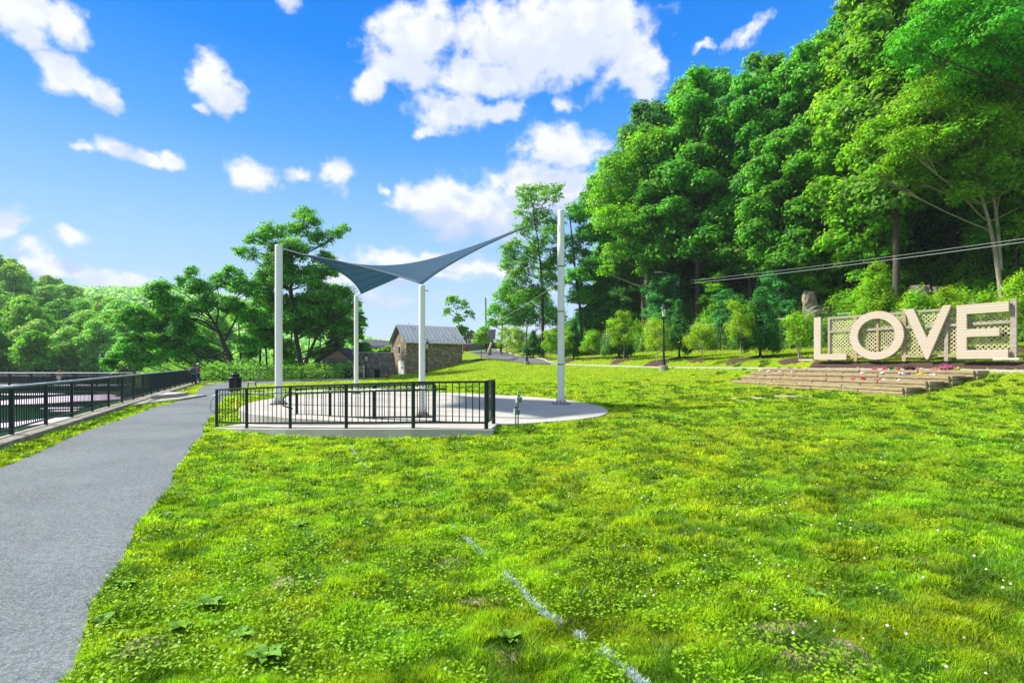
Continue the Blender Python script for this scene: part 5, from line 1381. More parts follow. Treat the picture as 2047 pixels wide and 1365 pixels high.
m = MB()
for k in range(16):
    u = .1+(SL-.2)*k/15; m.box(roofpt(u, -ov+.25, EZ-sl*.05+.09), (.06, .06, .08))
m.build('snow_guards', M['black'], rf)
m = MB()
for q_ in (roofpt(2.0, .75, EZ+sl*.9+.2), roofpt(4.9, .8, EZ+sl*.9+.15), roofpt(6.2, .8, EZ+sl*.9+.15), roofpt(1.2, GL/2-.1, RZ+.1)): m.lathe(tuple(q_-Vector((0, 0, .25))), [(.05, 0), (.05, .3), (.09, .3), (.09, .38)], 8)
m.build('vent_pipes', M['white'], rf)
m = MB(); m.bar(roofpt(-.3, -ov-.03, EZ-sl*ov), roofpt(SL+.3, -ov-.03, EZ-sl*ov), .08, .1); m.build('gutter', M['white'], rf)
for (u, v, nm) in ((SL, -.08, 0), (-.02, GL+.0, 1)):
    m = MB(); a = roofpt(u, v, EZ-.2); m.tube([a, Vector((a.x, a.y, .6 if nm else 3.0))], .05, 6); m.build('downpipe', M['white'], house)
wd = gdir
def gable_panel(v0, v1, z0, z1, m_, nm, off=.04, par=None):
    mb = MB(); o_ = -sdir*off; pts = [hc+gdir*v0+o_, hc+gdir*v1+o_]
    mb.add([(pts[0].x, pts[0].y, z0), (pts[1].x, pts[1].y, z0), (pts[1].x, pts[1].y, z1), (pts[0].x, pts[0].y, z1)]+
           [(pts[0].x+sdir.x*off, pts[0].y+sdir.y*off, z0), (pts[1].x+sdir.x*off, pts[1].y+sdir.y*off, z0), (pts[1].x+sdir.x*off, pts[1].y+sdir.y*off, z1), (pts[0].x+sdir.x*off, pts[0].y+sdir.y*off, z1)],
           [(3, 2, 1, 0), (0, 1, 5, 4), (1, 2, 6, 5), (2, 3, 7, 6), (3, 0, 4, 7)])
    return mb.build(nm, m_, par or house)
wf = gable_panel(1.5, 2.25, 2.75, 3.75, M['white'], 'window'); gable_panel(1.6, 2.15, 2.85, 3.65, M['glassy'], 'pane', .06, wf)
dr = gable_panel(.55, 2.1, .45, 1.95, M['white'], 'door', .05)
m = MB(); a = hc+gdir*1.32-sdir*.07; m.bar((a.x, a.y, .5), (a.x, a.y, 1.9), .04, .02); a = hc+gdir*.95-sdir*.08; m.box((a.x, a.y, 1.2), (.1, .1, .25)); m.build('handle', M['black'], dr)
# long stone wall and low stone building to its left
wl = thing('stone_wall', tuple(foot(745, 60)), 'grey rubble stone wall running left from the stone house', 'wall')
m = MB(); wa = at(705, 740, 61); wb = hc+gdir*3.4
m.bar((wa.x, wa.y, 1.2), (wb.x, wb.y+.5, 1.2), .6, 3.4); m.build('wall', M['stone_grey'], wl)
m = MB(); m.bar((wa.x, wa.y, 2.95), (wb.x, wb.y+.5, 2.95), .7, .12); m.build('coping', M['roof'], wl)
lb = at(683, 740, 60); lowb = thing('stone_outbuilding', (lb.x, lb.y, 0), 'low stone outbuilding with brown gable under the trees', 'outbuilding')
m = MB(); x0, x1 = at(632, 0, 60).x, at(712, 0, 60).x; zE = CAMZ+(HY-724)/F*60; zR = CAMZ+(HY-697)/F*60
m.add([(x0, 60, -.3), (x1, 60, -.3), (x1, 60, zE), ((x0+x1)/2+.3, 60, zR), (x0, 60, zE), (x0, 66, -.3), (x1, 66, -.3), (x1, 66, zE), ((x0+x1)/2+.3, 66, zR), (x0, 66, zE)],
      [(0, 1, 2, 3, 4), (9, 8, 7, 6, 5), (0, 5, 6, 1), (0, 4, 9, 5), (1, 6, 7, 2)]); m.build('wall', M['stone_grey'], lowb)
m = MB(); xm = (x0+x1)/2+.3
m.bar((x0-.2, 62.9, zE), (xm, 62.9, zR+.1), 6.6, .12, up=(0, 0, 1)); m.bar((x1+.2, 62.9, zE), (xm, 62.9, zR+.1), 6.6, .12); m.build('roof', M['darkroof'], lowb)
m = MB(); m.add([(x0+1.1, 59.93, zE+.45), (x1-1.0, 59.93, zE+.45), (xm, 59.93, zR-.18)], [(0, 1, 2)]); m.add([(x0+1.1, 59.95, zE+.45), (x1-1.0, 59.95, zE+.45), (xm, 59.95, zR-.18)], [(2, 1, 0)]); m.build('gable_boards', M['rust'], lowb)
# dark sided house up the road
dh = foot(948, 96); dhr = thing('grey_house', tuple(dh), 'dark grey sided house with shingle roof at the top of the road', 'house')
xa, xb = at(921, 0, 96).x, at(985, 0, 96).x; zb = dh.z-1; ze = CAMZ+(HY-682)/F*96; zr = CAMZ+(HY-661)/F*96; xm = at(945, 0, 96).x; xe = at(958, 0, 96).x
m = MB(); m.add([(xa, 96, zb), (xe+.6, 96, zb), (xe+.6, 96, ze), ((xa+xe+.6)/2, 96, zr), (xa, 96, ze), (xa, 106, zb), (xe+.6, 106, zb), (xe+.6, 106, ze), ((xa+xe+.6)/2, 106, zr), (xa, 106, ze)],
   [(0, 1, 2, 3, 4), (9, 8, 7, 6, 5), (0, 4, 9, 5), (1, 6, 7, 2)])
m.add([(xe+.61, 98, zb), (xb, 98, zb), (xb, 98, ze+.3), (xe+.61, 98, ze+.3), (xe+.61, 105, zb), (xb, 105, zb), (xb, 105, ze+.3), (xe+.61, 105, ze+.3)], [(0, 1, 2, 3), (4, 7, 6, 5), (0, 3, 7, 4), (1, 5, 6, 2)])
m.build('wall', M['siding'], dhr)
m = MB(); mx = (xa+xe+.6)/2
m.bar((xa-.3, 101, ze-.1), (mx, 101, zr+.1), 10.6, .15); m.bar((xe+.9, 101, ze-.1), (mx, 101, zr+.1), 10.6, .15)
m.add([(xe-.5, 97.6, ze+.3), (xb+.4, 97.6, ze+.3), (xb+.4, 101.5, zr+.6), (xe-.5, 101.5, zr+.6)], [(0, 1, 2, 3), (3, 2, 1, 0)]); m.build('roof', M['darkroof'], dhr)
for (wx, wz) in ((939, 683), (962, 690)):
    q_ = at(wx, wz, 95.9 if wx < 955 else 97.9); m = MB(); m.box((q_.x, q_.y, q_.z), (.9, .12, .9)); wi = m.build('window', M['white'], dhr)
    m = MB(); m.box((q_.x, q_.y-.05, q_.z), (.6, .1, .65)); m.build('pane', M['glassy'], wi)
# far roofs between trees
fb = foot(752, 170); zt_ = CAMZ+(HY-679)/F*170
fbr = thing('distant_building', tuple(fb), 'long blue grey roofed building far beyond the stone wall', 'building')
m = MB(); m.box((fb.x, 175, zt_/2-1), (12, 10, zt_-2)); m.build('wall', M['siding'], fbr)
m = MB(); m.add([(fb.x-6.5, 169.5, zt_-2.2), (fb.x+6.5, 169.5, zt_-2.8), (fb.x+5, 175, zt_-.2), (fb.x-6, 175, zt_+.4), (fb.x-6.5, 180.5, zt_-2.2), (fb.x+6.5, 180.5, zt_-2.8)], [(0, 1, 2, 3), (3, 2, 5, 4), (0, 3, 4), (1, 5, 2)]); m.build('roof', M['darkroof'], fbr)
# bits in front of the wall
q_ = foot(717, 56.5)
kb = thing('notice_board', tuple(q_), 'white posted notice board in front of the stone wall', 'notice board')
for dx in (-.55, .55): m = MB(); m.box((q_.x+dx, q_.y, q_.z+.75), (.1, .1, 1.5)); m.build('post', M['white'], kb)
m = MB(); m.box((q_.x, q_.y-.01, q_.z+1.0), (1.0, .06, .7)); m.build('board', M['timber'], kb, bevel=.01)
q_ = foot(772, 56.8); m = MB(); m.lathe((q_.x, q_.y, q_.z), [(.28, 0), (.36, .3), (.38, .34)], 14); tag(m.build('tub', M['orange'], smooth=True), 'small orange tub standing by the stone wall', 'tub')
for px_, lab in ((694, 'dark litter bin beside the white notice board'), (754, 'dark slim post box in front of the stone wall')):
    q_ = foot(px_, 57); m = MB(); m.lathe((q_.x, q_.y, q_.z), [(.3, 0), (.32, .85), (.38, .88), (.3, 1.0), (.1, 1.08)], 14); tag(m.build('litter_bin', M['black'], smooth=True), lab, 'litter bin')
for px_, lab in ((612, 'white topped table under the tall tree'), (645, 'second white topped table left of the outbuilding')):
    q_ = foot(px_, 55); tr_ = thing('picnic_table', tuple(q_), lab, 'table')
    m = MB(); m.box((q_.x, q_.y, q_.z+.74), (1.5, .8, .06)); m.build('tabletop', M['white'], tr_)
    for dx in (-.55, .55): m = MB(); m.box((q_.x+dx, q_.y, q_.z+.36), (.08, .6, .7)); m.build('leg', M['black'], tr_)
q_ = foot(978, 72); m = MB(); m.tube([q_, q_+Vector((.1, 0, .9)), q_+Vector((.35, 0, 1.9))], [.3, .24, .2], 8); tag(m.build('tree_stump', M['bark_light'], smooth=True), 'leaning tan stump at the road side', 'stump')
q_ = foot(990, 73.5); sg = thing('road_sign_frame', tuple(q_), 'dark sign frame beside the tan stump at the road', 'sign')
for dx in (-.9, .9): m = MB(); m.box((q_.x+dx, q_.y, q_.z+1.0), (.12, .12, 2.1)); m.build('post', M['black'], sg)
m = MB(); m.box((q_.x, q_.y, q_.z+1.35), (1.7, .08, .9)); m.build('panel', M['railing'], sg)
q_ = foot(926, 90); m = MB(); m.box((q_.x, q_.y, q_.z+.55), (1.6, 3.6, .7)); cr = m.build('parked_car', mat('dark_red_car_paint', (.30, .02, .02), .3), bevel=.15)
tag(cr, 'dark red car just visible by the grey house', 'car')
m = MB(); m.box((q_.x, q_.y+.2, q_.z+1.1), (1.35, 1.9, .5), taper=.8); c2 = m.build('cabin', M['glassy']); c2.parent = cr
for dx in (-.7, .7):
    for dy in (-1.2, 1.2):
        m = MB(); m.tube([(q_.x+dx-.1, q_.y+dy, q_.z+.32), (q_.x+dx+.1, q_.y+dy, q_.z+.32)], .32, 14); c2 = m.build('wheel', M['black']); c2.parent = cr

# ------------------------------------------------------------------ footbridge
bz = -.88; BX1 = (240-CX)/F*60; BX0 = -92
br = thing('footbridge', (BX1, 60, bz), 'dark steel footbridge with double handrails crossing the river', 'footbridge')
m = MB(); m.box(((BX0+BX1)/2, 61, bz-.08), (BX1-BX0, 2.6, .16)); m.build('deck', M['concrete'], br)
m = MB(); m.box(((BX0+BX1)/2, 59.75, bz-.40), (BX1-BX0, .25, .5)); m.box(((BX0+BX1)/2, 62.3, bz-.40), (BX1-BX0, .25, .5)); m.build('girder', M['railing'], br)
m = MB(); m.box(((BX0+BX1)/2, 61, bz-.75), (BX1-BX0, .5, .06)); m.build('pipe_ledge', M['galv'], br)
for yy in (59.75, 62.3):
    for zz, rr_, mt in ((1.42, .04, 'cable'), (1.22, .03, 'railing'), (1.05, .03, 'railing'), (.12, .03, 'railing')):
        m = MB(); m.tube([(BX0, yy, bz+zz), (BX1, yy, bz+zz)], rr_, 6); m.build('rail', M[mt], br)
    k = 0; x = BX1
    while x > BX0:
        m = MB(); m.box((x, yy, bz+.7), (.13, .13, 1.42)); m.build('post', M['railing'], br)
        m = MB(); x2 = x-2.55
        for j in range(1, 16): m.box((x-2.55*j/16, yy, bz+.58), (.025, .025, .95))
        m.build('baluster_panel', M['railing'], br); x = x2
for x in (-44.5, -92):
    m = MB(); m.box((x, 61, -2.6), (1.0, 3.2, 3.0)); m.build('pier', M['concrete_old'], br)
# shelter and slide across the river
q_ = at(156, 750, 106); q_.z = -.2
sh = thing('shelter', tuple(q_), 'small teal walled shelter with sagging rusty roof across the river', 'shelter')
m = MB(); m.box((q_.x, q_.y, q_.z+1.3), (2.6, 2.4, 2.6)); m.build('wall', M['teal'], sh)
for dx in (-1.7, 2.0): m = MB(); m.box((q_.x+dx, q_.y-.6, q_.z+1.35), (.12, .12, 2.7)); m.build('post', M['galv'], sh)
m = MB(); m.bar((q_.x-2.0, q_.y, q_.z+2.7), (q_.x+.3, q_.y, q_.z+2.95), 3, .15); m.bar((q_.x+.3, q_.y, q_.z+2.8), (q_.x+2.2, q_.y, q_.z+2.9), 3, .15); m.build('roof', M['rust'], sh)
for px_, mm, lab in ((186, 'yellow', 'yellow climbing frame across the river near the lamp'), (196, 'orange', 'orange play post across the river near the lamp')):
    q_ = at(px_, 745, 104); q_.z = 0
    m = MB(); m.bar((q_.x-.9, q_.y, 1.2), (q_.x+.6, q_.y, .5), .4, .12, up=(0, 0, 1)); m.tube([(q_.x-.9, q_.y, 0), (q_.x-.9, q_.y, 1.6)], .09, 6); m.tube([(q_.x+.6, q_.y, 0), (q_.x+.6, q_.y, 1.1)], .09, 6)
    tag(m.build('climbing_frame', M[mm]), lab, 'play equipment')

# ------------------------------------------------------------------ people
def skinned(name, chains, parent, m, sub=1):
    """chains: lists of (point, radius); points shared by value join up"""
    pts = []; rad = []; ed = []; key = {}
    def vid(p, r):
        k = tuple(round(c, 3) for c in p)
        if k not in key: key[k] = len(pts); pts.append(p); rad.append(r)
        return key[k]
    for ch in chains:
        ids = [vid(p, r) for p, r in ch]
        ed += list(zip(ids, ids[1:]))
    me = bpy.data.meshes.new(name); me.from_pydata(pts, ed, []); o = link_mesh(name, me, m, parent)
    md = o.modifiers.new('skin', 'SKIN'); md.use_smooth_shade = True
    sv_ = me.skin_vertices[0].data
    for i, r in enumerate(rad):
        sv_[i].radius = r if hasattr(r, '__len__') else (r, r)
    sv_[0].use_root = True
    s_ = o.modifiers.new('sub', 'SUBSURF'); s_.levels = sub; s_.render_levels = sub
    return o
def person(loc, h, face, label, shirt, trousers, hair, cap=None, hands=((-.25, .15, .95), (.25, .15, .95)), stride=.12, skin=(.35, .19, .12), grp=None, sleeves=.25, pack=None):
    """local frame: +y is where the person faces; unit height 1.7"""
    root = thing('person', tuple(loc), label, 'person', grp); root.rotation_euler = (0, 0, face)
    k = h/1.7
    S = lambda x, y, z: (x*k, y*k, z*k)
    sk = mat('skin', skin, .55)
    pel, wst, chs, nck, nk2 = S(0, 0, .92), S(0, -.01, 1.08), S(0, 0, 1.30), S(0, .0, 1.43), S(0, .015, 1.51)
    body = [[(pel, (.155*k, .11*k)), (wst, (.13*k, .095*k)), (chs, (.165*k, .11*k)), (nck, .062*k), (nk2, .052*k), (S(0, .02, 1.58), (.07*k, .088*k)), (S(0, .02, 1.65), (.066*k, .08*k))]]
    legs = []
    for sx2, st in ((-1, stride), (1, -stride)):
        hp, kn, an, toe = S(.09*sx2, 0, .86), S(.10*sx2, st*.45+.02, .48), S(.10*sx2, st-.02, .09), S(.11*sx2, st+.13, .035)
        legs.append((hp, kn, an, toe)); body.append([(pel, .15*k), (hp, .088*k), (kn, .058*k), (an, .042*k), (toe, .034*k)])
    arms = []
    for sx2, hd in zip((-1, 1), hands):
        sh_ = S(.19*sx2, 0, 1.39); hd = S(*hd)
        mid = tuple((a+b)/2+o for a, b, o in zip(sh_, hd, (.07*sx2*k, -.07*k, 0)))
        arms.append((sh_, mid, hd)); d = Vector(hd)-Vector(mid); d.normalize(); sd2 = d.cross(Vector((0, 0, 1))); sd2 = sd2.normalized() if sd2.length > .05 else Vector((1, 0, 0)); nn_ = sd2.cross(d)
        palm = tuple(Vector(hd)+d*.07*k)
        body.append([(chs, .15*k), (sh_, .056*k), (mid, .040*k), (hd, .026*k), (palm, (.04*k, .018*k))])
        for fi, (off, fl) in enumerate(((-.03, .06), (-.01, .075), (.01, .07), (.03, .055))):
            b0_ = Vector(palm)+sd2*off*k; body.append([(palm, .03*k), (tuple(b0_+d*.03*k), .009*k), (tuple(b0_+d*(.03+fl*.6)*k-nn_*.01*k), .008*k), (tuple(b0_+d*(.03+fl)*k-nn_*.03*k), .007*k)])
        body.append([(hd, .026*k), (tuple(Vector(hd)+sd2*.045*k+d*.03*k), .010*k), (tuple(Vector(hd)+sd2*.055*k+d*.075*k-nn_*.02*k), .008*k)])
    b_ = skinned('body', body, root, sk)
    sh = [[(S(0, 0, .90), (.165*k, .125*k)), (wst, (.145*k, .11*k)), (chs, (.18*k, .125*k)), (S(0, 0, 1.405), (.10*k, .08*k))]]
    for (a, m_, h_) in arms:
        e = tuple(Vector(a).lerp(Vector(m_), min(1, sleeves*2))); c_ = [(chs, .16*k), (a, .072*k), (e, .058*k)]
        if sleeves > .5: c_.append((tuple(Vector(m_).lerp(Vector(h_), sleeves*2-1)), .04*k))
        sh.append(c_)
    skinned('shirt', sh, root, shirt)
    tr_ = []
    for hp, kn, an, toe in legs: tr_.append([(S(0, 0, .94), (.158*k, .12*k)), (hp, .10*k), (kn, .07*k), (tuple(Vector(an)+Vector((0, 0, .03*k))), .055*k)])
    skinned('trousers', tr_, root, trousers)
    for hp, kn, an, toe in legs:
        m = MB(); a = Vector(an); t = Vector(toe); c_ = (a+t)/2; m.lathe((c_.x, c_.y, 0), [(.05*k, 0), (.055*k, .03*k), (.045*k, .07*k), (.03*k, .1*k)], 12)
        o = MB(); o.v = [(v[0], (v[1]-c_.y)*2.4+c_.y, v[2]) for v in m.v]; o.f = m.f
        me = bpy.data.meshes.new('shoe'); me.from_pydata(o.v, [], o.f); link_mesh('shoe', me, M['white'] if trousers.name.startswith('black') else M['black'], root)
    m = MB()
    prof = [(.083*k, 0), (.098*k, .05*k), (.096*k, .10*k), (.075*k, .145*k), (.03*k, .168*k)]
    m.lathe((0, -.005*k, 1.575*k), prof, 14); me = bpy.data.meshes.new('hair'); me.from_pydata([(v[0]*.92, (v[1]+.012*k)*1.08-.012*k, v[2]) for v in m.v], [], m.f); ho = link_mesh('hair', me, hair, root)
    fm = MB()   # face: nose, eyes, mouth, ears
    fm.add([S(-.012, .105, 1.575), S(.012, .105, 1.575), S(0, .128, 1.572), S(0, .105, 1.615)], [(0, 1, 2), (1, 3, 2), (3, 0, 2)])
    for sx2 in (-1, 1): fm.lathe(S(.083*sx2, .01, 1.57), [(.012*k, 0), (.02*k, .025*k), (.012*k, .05*k)], 8)
    me = bpy.data.meshes.new('face'); me.from_pydata([tuple(v) for v in fm.v], [], fm.f); link_mesh('nose_and_ears', me, sk, root)
    fm = MB()
    for sx2 in (-1, 1): fm.lathe(S(.03*sx2, .095, 1.605), [(.007*k, 0), (.010*k, .006*k), (.007*k, .012*k)], 8)
    fm.bar(S(-.025, .1, 1.545), S(.025, .1, 1.545), .012*k, .007*k)
    me = bpy.data.meshes.new('eyes'); me.from_pydata([tuple(v) for v in fm.v], [], fm.f); link_mesh('eyes_and_mouth', me, M['black'], root)
    if cap:
        m = MB(); m.lathe((0, 0, 1.625*k), [(.105*k, 0), (.108*k, .03*k), (.095*k, .08*k), (.05*k, .115*k), (.01*k, .125*k)], 16); m.bar((0, .08*k, 1.632*k), (0, .19*k, 1.615*k), .13*k, .012*k)
        me = bpy.data.meshes.new('cap'); me.from_pydata([tuple(v) for v in m.v], [], m.f); link_mesh('cap', me, cap, root)
    if pack:
        m = MB(); m.box((0, -.2*k, 1.2*k), (.30*k, .17*k, .42*k), taper=.85); me = bpy.data.meshes.new('bag'); me.from_pydata([tuple(v) for v in m.v], [], m.f); link_mesh('backpack', me, pack, root)
    return root
PM = dict(navy=mat('black_navy_cloth', (.012, .018, .035), .8), coral=mat('coral_cloth', (.42, .10, .09), .8, col2=(.12, .03, .06), scale=9), jeans=mat('blue_denim', (.03, .07, .22), .85), hair=mat('dark_hair', (.012, .01, .01), .6), cap=mat('white_cap_cloth', (.75, .76, .8), .8), teal=mat('dark_teal_top', (.02, .07, .11), .8), pink=mat('salmon_shirt', (.60, .16, .12), .8), pale=mat('pale_trousers', (.45, .52, .58), .8), fair=mat('light_brown_hair', (.35, .2, .1), .7))
pa = foot(387, 39.3); pa.z = .0
person(pa, 1.60, R(75), 'person in dark top and leggings leaning toward the river railing', PM['teal'], PM['navy'], PM['hair'], hands=((-.16, .42, 1.02), (.14, .36, .98)), stride=.05, sleeves=.25, grp='people at the railing')
pb = foot(395.5, 40.2); pb.z = .0
person(pb, 1.68, R(100), 'person in white cap, coral top and blue jeans behind the one in dark clothes', PM['coral'], PM['jeans'], PM['hair'], cap=PM['cap'], hands=((-.25, .1, .95), (.26, .05, .95)), stride=.12, sleeves=.25, grp='people at the railing')
pc = Vector(((118-CX)/F*61, 61, bz))
person(pc, 1.72, R(180), 'person in salmon shirt walking on the footbridge', PM['pink'], PM['pale'], PM['fair'], hands=((-.3, .02, .85), (.3, .02, .85)), stride=.14, sleeves=.3, skin=(.55, .32, .22))

# ------------------------------------------------------------------ turf
PAINT = [onplane(x, y, .0) for x, y in ((700, 898), (716, 925), (760, 960), (850, 1020), (915, 1078), (955, 1112), (1020, 1170), (1075, 1232), (1130, 1270), (1190, 1310), (1250, 1365), (1290, 1400))]
pp = np.array([(p.x, p.y) for p in PAINT])
def dist_line(X, Y):
    best = np.full(X.shape, 9.0); tt = np.zeros(X.shape)
    for i in range(len(pp)-1):
        a, b = pp[i], pp[i+1]; ab_ = b-a; L2 = (ab_**2).sum()
        t = np.clip(((X-a[0])*ab_[0]+(Y-a[1])*ab_[1])/L2, 0, 1)
        d = np.hypot(X-a[0]-t*ab_[0], Y-a[1]-t*ab_[1]); k = d < best; best = np.where(k, d, best); tt = np.where(k, i+t, tt)
    return best, tt
terr_poly = np.array([(t[0].x, t[0].y) for t in tiers[::-1]]+[(t[1].x, t[1].y) for t in tiers]+[(tiers[3][1].x-MX*1.1, tiers[3][1].y-MY*1.1), (tiers[3][0].x-MX*.8, tiers[3][0].y-MY*.8)])
def turf_ok(X, Y):
    s, d = sd_of(X, Y); e = (fence_x(Y)-X)*.898
    ok = (e < -.42) & ~inpoly(X, Y, path_poly) & ~inpoly(X, Y, stage_poly) & ~inpoly(X, Y, ramp_poly) & ~inpoly(X, Y, road_poly)
    ok &= ~((d < .12) & (d > -1.42)) & (d > -9.6)
    ok &= ~inpoly(X, Y, terr_poly) & ~inpoly(X, Y, np.array(lp))
    ok &= ~((d < 0) & (d > -3.0) & (s < 3) & (s > -13)) | (d > .12) & ok
    return ok & (d > -9.6)
def blades(X, Y, hgt, wid, lean, r, col, name, m, dirv=None, mound=None):
    n = len(X); Z = H(X, Y)-.005+(0 if mound is None else mound)
    th = r.uniform(0, 6.283, n); lt = th+r.uniform(-1, 1, n)+1.57 if dirv is None else dirv
    wx, wy = np.cos(th)*wid/2, np.sin(th)*wid/2
    lx, ly = np.cos(lt)*lean, np.sin(lt)*lean
    b0_ = np.stack([X-wx, Y-wy, Z], 1); b1_ = np.stack([X+wx, Y+wy, Z], 1)
    m0 = np.stack([X-wx*.8+lx*.35, Y-wy*.8+ly*.35, Z+hgt*.6], 1); m1 = np.stack([X+wx*.8+lx*.35, Y+wy*.8+ly*.35, Z+hgt*.6], 1)
    tp = np.stack([X+lx, Y+ly, Z+hgt], 1)
    v = np.stack([b0_, b1_, m1, m0, tp], 1).reshape(-1, 3)
    base = (np.arange(n)*5)[:, None]
    lo = np.concatenate([base+np.array([[0, 1, 2, 3]]), base+np.array([[3, 2, 4]])], 1).ravel()
    tot = np.tile([4, 3], n)
    return np_mesh(name, v, lo, tot, m, None, np.repeat(col, 5, 0))
def turf_colour(X, Y, r, n):
    a = .3*vnoise(X*.45, Y*.45, 1)+.4*vnoise(X*1.9, Y*1.9, 2)+.3*vnoise(X*5, Y*5, 3)
    far_ = np.clip((Y-6)/14, 0, 1)
    dry = np.clip((a-.45)*2.0+.25+far_*.12, 0, 1)
    t = (.68+.55*vnoise(X*2.7, Y*2.7, 4))*(.6+.75*r.random(n))
    c = np.stack([t*(.68+.34*dry), t*(1.0-.02*dry), t*(.9+.6*(1-dry))], 1)
    straw = (r.random(n) < .05+.05*dry); c[straw] *= np.array([1.35, .95, 3.0])
    return c
r = np.random.default_rng(31); n = 1000000
Dd = np.exp(r.uniform(math.log(2.2), math.log(62), n)); Xx = Dd*r.uniform(-1.1, 1.1, n)
k = turf_ok(Xx, Dd)
bare = .5*vnoise(Xx*1.1, Dd*1.1, 11)+.5*vnoise(Xx*3.3, Dd*3.3, 12)
k &= ~((bare > .80) & (Dd < 30)) & ~((np.hypot((Xx-bp_.x)/1.7, (Dd-bp_.y)/.7) < 1))
BARE = []
for (bx_, by_, br_) in ((600, 1165, .16), (1650, 1320, .20), (1570, 1275, .16), (290, 1300, .15), (1010, 1310, .12), (900, 1130, .12), (970, 1200, .10)):
    q_ = ground_hit(bx_, by_); BARE.append((q_, br_)); k &=  ~(np.hypot((Xx-q_.x)/1.6, Dd-q_.y) < .85*br_*(.7+.6*vnoise(Xx*9, Dd*9, 7)))
Xx, Dd = Xx[k], Dd[k]; n = len(Xx)
clump = .2*vnoise(Xx*2.0, Dd*2.6, 5)+.45*vnoise(Xx*4.5, Dd*7, 6)+.35*vnoise(Xx*10, Dd*13, 9)
hg = (.014+.044*clump**2)*(.6+.7*r.random(n))*(1+np.minimum(Dd, 30)/40); wd_ = np.maximum(.004, .0014*Dd)*(.7+.6*r.random(n))
col = turf_colour(Xx, Dd, r, n)*(.58+.80*clump)[:, None]
dl, tl = dist_line(Xx, Dd)
painted = (dl < .020+.015*r.random(n)) & (vnoise(tl*4, tl*0, 3) > .30) & ~((tl > 1.4) & (tl < 3.9)) & (r.random(n) < .55)
g1 = blades(Xx[~painted], Dd[~painted], hg[~painted], wd_[~painted], hg[~painted]*r.uniform(.2, 1.0, (~painted).sum()), r, col[~painted], 'grass', M['grass'], mound=(.085*clump**2)[~painted])
tag(g1, 'short green and yellowish lawn grass', 'grass', kind='stuff')
M['paintgrass'] = mat('chalk_white_grass', (.62, .72, .74), .7)
np_ = 5000; tl2 = r.uniform(0, len(pp)-1.001, np_); ii = tl2.astype(int); fx = tl2-ii
Xp = pp[ii, 0]*(1-fx)+pp[ii+1, 0]*fx+r.normal(size=np_)*.009; Yp = pp[ii, 1]*(1-fx)+pp[ii+1, 1]*fx+r.normal(size=np_)*.009
kk = (vnoise(tl2*4, tl2*0, 3) > .34) & ~((tl2 > 1.5) & (tl2 < 3.8)); Xp, Yp = Xp[kk], Yp[kk]
g2 = blades(Xp, Yp, .05*(.6+.7*r.random(len(Xp))), np.full(len(Xp), .006), .05*r.random(len(Xp)), r, np.ones((len(Xp), 3)), 'painted_line', M['paintgrass'])
tag(g2, 'broken white chalk line painted across the grass', 'painted line', kind='stuff')
# tufts
nt_ = 5200; Dt = np.exp(r.uniform(math.log(2.4), math.log(34), nt_)); Xt = Dt*r.uniform(-1.08, 1.08, nt_); k = turf_ok(Xt, Dt); Xt, Dt = Xt[k], Dt[k]; nt_ = len(Xt)
big = r.random(nt_)**2
per = 70; ang = r.uniform(0, 6.283, nt_*per); rad = np.repeat(.03+.07*big, per)*(1+np.repeat(Dt, per)/22)*np.sqrt(r.random(nt_*per))
Xb = np.repeat(Xt, per)+np.cos(ang)*rad*1.3; Yb = np.repeat(Dt, per)+np.sin(ang)*rad
hb = np.repeat(.045+.05*big, per)*(.6+.5*r.random(nt_*per))*(1+np.repeat(Dt, per)/40)
cb_ = turf_colour(Xb, Yb, r, len(Xb))*np.array([.34, .50, .8])*np.repeat(.75+.5*r.random(nt_), per)[:, None]
kk = turf_ok(Xb, Yb)
g3 = blades(Xb[kk], Yb[kk], hb[kk], (np.maximum(.0045, .0019*np.repeat(Dt, per)))[kk], (hb*r.uniform(.5, 1.1, len(hb)))[kk], r, cb_[kk], 'grass_tufts', M['grass'], dirv=ang[kk])
tag(g3, 'darker coarse grass tufts dotted over the lawn', 'grass', kind='stuff')
# clover leaves and heads
nc = 60000; Dc = np.exp(r.uniform(math.log(2.3), math.log(16), nc)); Xc = Dc*r.uniform(-1.08, 1.08, nc)
k = turf_ok(Xc, Dc) & ((.5*vnoise(Xc*1.3, Dc*1.3, 15)+.5*vnoise(Xc*4, Dc*4, 16)+np.clip(.12-(Xc+1)*.03, -.05, .12)) > .56); Xc, Dc = Xc[k], Dc[k]; n = len(Xc)
nn = unit(np.stack([r.normal(size=n)*.35, r.normal(size=n)*.35, np.ones(n)], 1)); t_ = .8+.4*r.random(n)
v = quads(np.stack([Xc, Dc, H(Xc, Dc)+.045+.04*r.random(n)], 1), nn, .010+.0006*Dc, .008+.0005*Dc, r)
cl = leaf_object('clover', v, np.repeat(np.stack([t_*.75, t_*1.05, t_*1.6], 1), 4, 0), M['grass'], None); tag(cl, 'low patches of green clover leaves in the lawn', 'clover', kind='stuff')
nf_ = 900; Df = np.exp(r.uniform(math.log(2.5), math.log(19), nf_)); Xf = Df*r.uniform(-1.05, 1.05, nf_)
k = turf_ok(Xf, Df) & ((vnoise(Xf*.8, Df*.8, 15)*.6+.4*vnoise(Xf*3, Df*3, 19)) > .56); Xf, Df = Xf[k], Df[k]
mb = MB()
for x, y in zip(Xf, Df):
    z = Hs(x, y)+.065+.03*random.random(); rr_ = .0062*(.7+.6*random.random())*(1+y/16)
    mb.lathe((x, y, z), [(rr_*.4, 0), (rr_, rr_*.6), (rr_*.95, rr_*1.2), (rr_*.35, rr_*1.8)], 7)
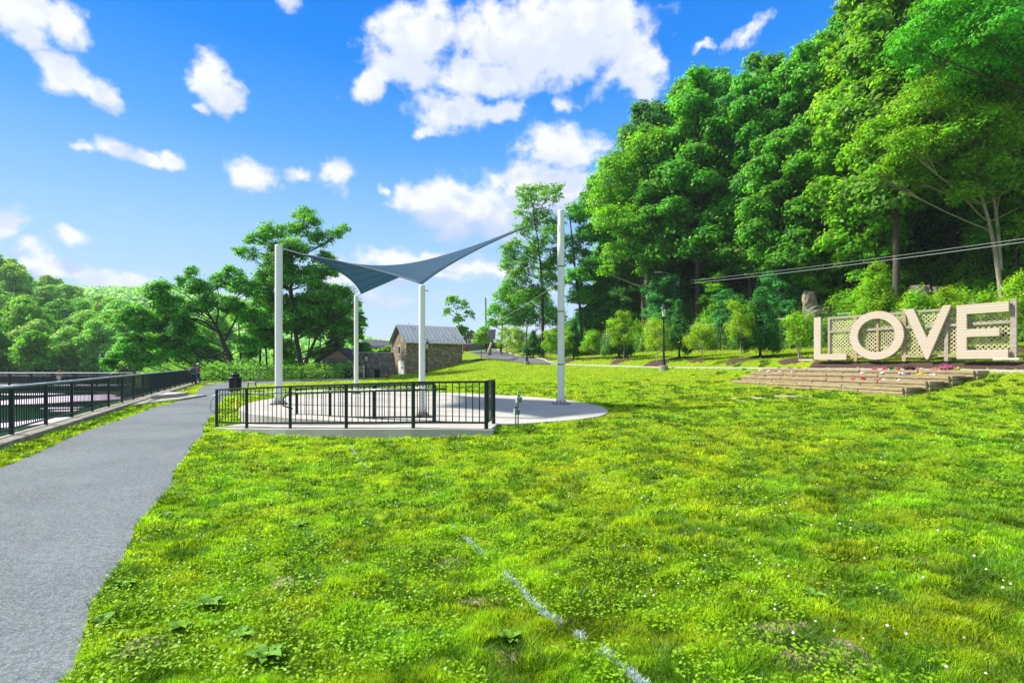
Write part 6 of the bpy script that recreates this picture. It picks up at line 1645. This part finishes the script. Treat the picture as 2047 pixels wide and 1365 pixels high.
o = mb.build('clover_flowers', mat('creamy_clover_head', (.72, .68, .56), .8, var=.2, scale=90)); tag(o, 'small white clover heads scattered in the lawn', 'clover flowers', kind='stuff')
# broad leaved weeds
wl_ = [(415, 1225, .13, 'plantain weed with broad pale leaves near the path, largest in the lawn'), (250, 1180, .10, 'broad leaved weed at the asphalt edge'), (360, 1270, .12, 'broad leaved weed low by the path edge'), (480, 1290, .12, 'broad leaved weed left of the white line'),
       (1020, 1290, .10, 'broad leaved weed beside the white painted line'), (1630, 1205, .09, 'small pale leaved weed right of the white line'), (330, 1040, .12, 'dark leaved weed beside the path, halfway up'), (205, 1260, .11, 'broad leaved weed nearest the path bottom corner'),
       (530, 1330, .14, 'broad leaved weed at the bottom of the lawn'), (600, 1060, .12, 'spreading weed in the left lawn')]
for x, y, rr_, lab in wl_:
    q_ = ground_hit(x, y); root = thing('weed_plant', tuple(q_), lab, 'weed', 'broad leaved weeds in the lawn'); mb = MB(); rs = random.Random(x); rr_ *= .8
    for j in range(15):
        th = j*2.4+rs.uniform(-.3, .3); L = rr_*rs.uniform(.6, 1.1); w_ = L*.30; up0 = rs.uniform(.15, .5); d_ = Vector((math.cos(th), math.sin(th), 0)); sd2 = Vector((-d_.y, d_.x, 0)); vs = []
        for i in range(6):
            t = i/5; c_ = q_+d_*L*t+Vector((0, 0, .03+L*up0*math.sin(t*2.2))); ww = w_*math.sin(math.pi*(t*.9+.06))
            vs += [c_-sd2*ww+Vector((0, 0, .01)), c_, c_+sd2*ww+Vector((0, 0, .01))]
        mb.add(vs, [f for i in range(5) for f in ((i*3, i*3+1, i*3+4, i*3+3), (i*3+1, i*3+2, i*3+5, i*3+4))])
    lf = mb.build('leaves', M['weed'] if 'weed' in M else M.setdefault('weed', mat('weed_leaf', (.13, .30, .03), .75, var=.4, scale=25, spec=.2)), root, smooth=True)

# ------------------------------------------------------------------ air
hz_ = MB(); hz_.box((0, 250, 45), (1400, 900, 106)); hzo = hz_.build('haze', None); tag(hzo, kind='stuff')
hm = bpy.data.materials.new('thin_haze'); hm.use_nodes = True; t = hm.node_tree; t.nodes.remove(t.nodes['Principled BSDF'])
pv = N(t, 'ShaderNodeVolumePrincipled', ins={'Color': (.80, .90, 1.0, 1), 'Density': 0.00026, 'Anisotropy': 0.0})
t.links.new(pv.outputs[0], t.nodes['Material Output'].inputs['Volume']); hzo.data.materials.append(hm)

mb = MB()
for q_, br_ in BARE:
    pts = lens(q_.x, q_.y, br_*1.7, br_*1.05, q_.x*7); n_ = len(pts)
    mb.add([(q_.x, q_.y, Hs(q_.x, q_.y)+.016)]+[(x, y, Hs(x, y)+.006) for x, y in pts], [(0, 1+i, 1+(i+1) % n_) for i in range(n_)])
o = mb.build('bare_soil', M['soil']); tag(o, kind='structure')
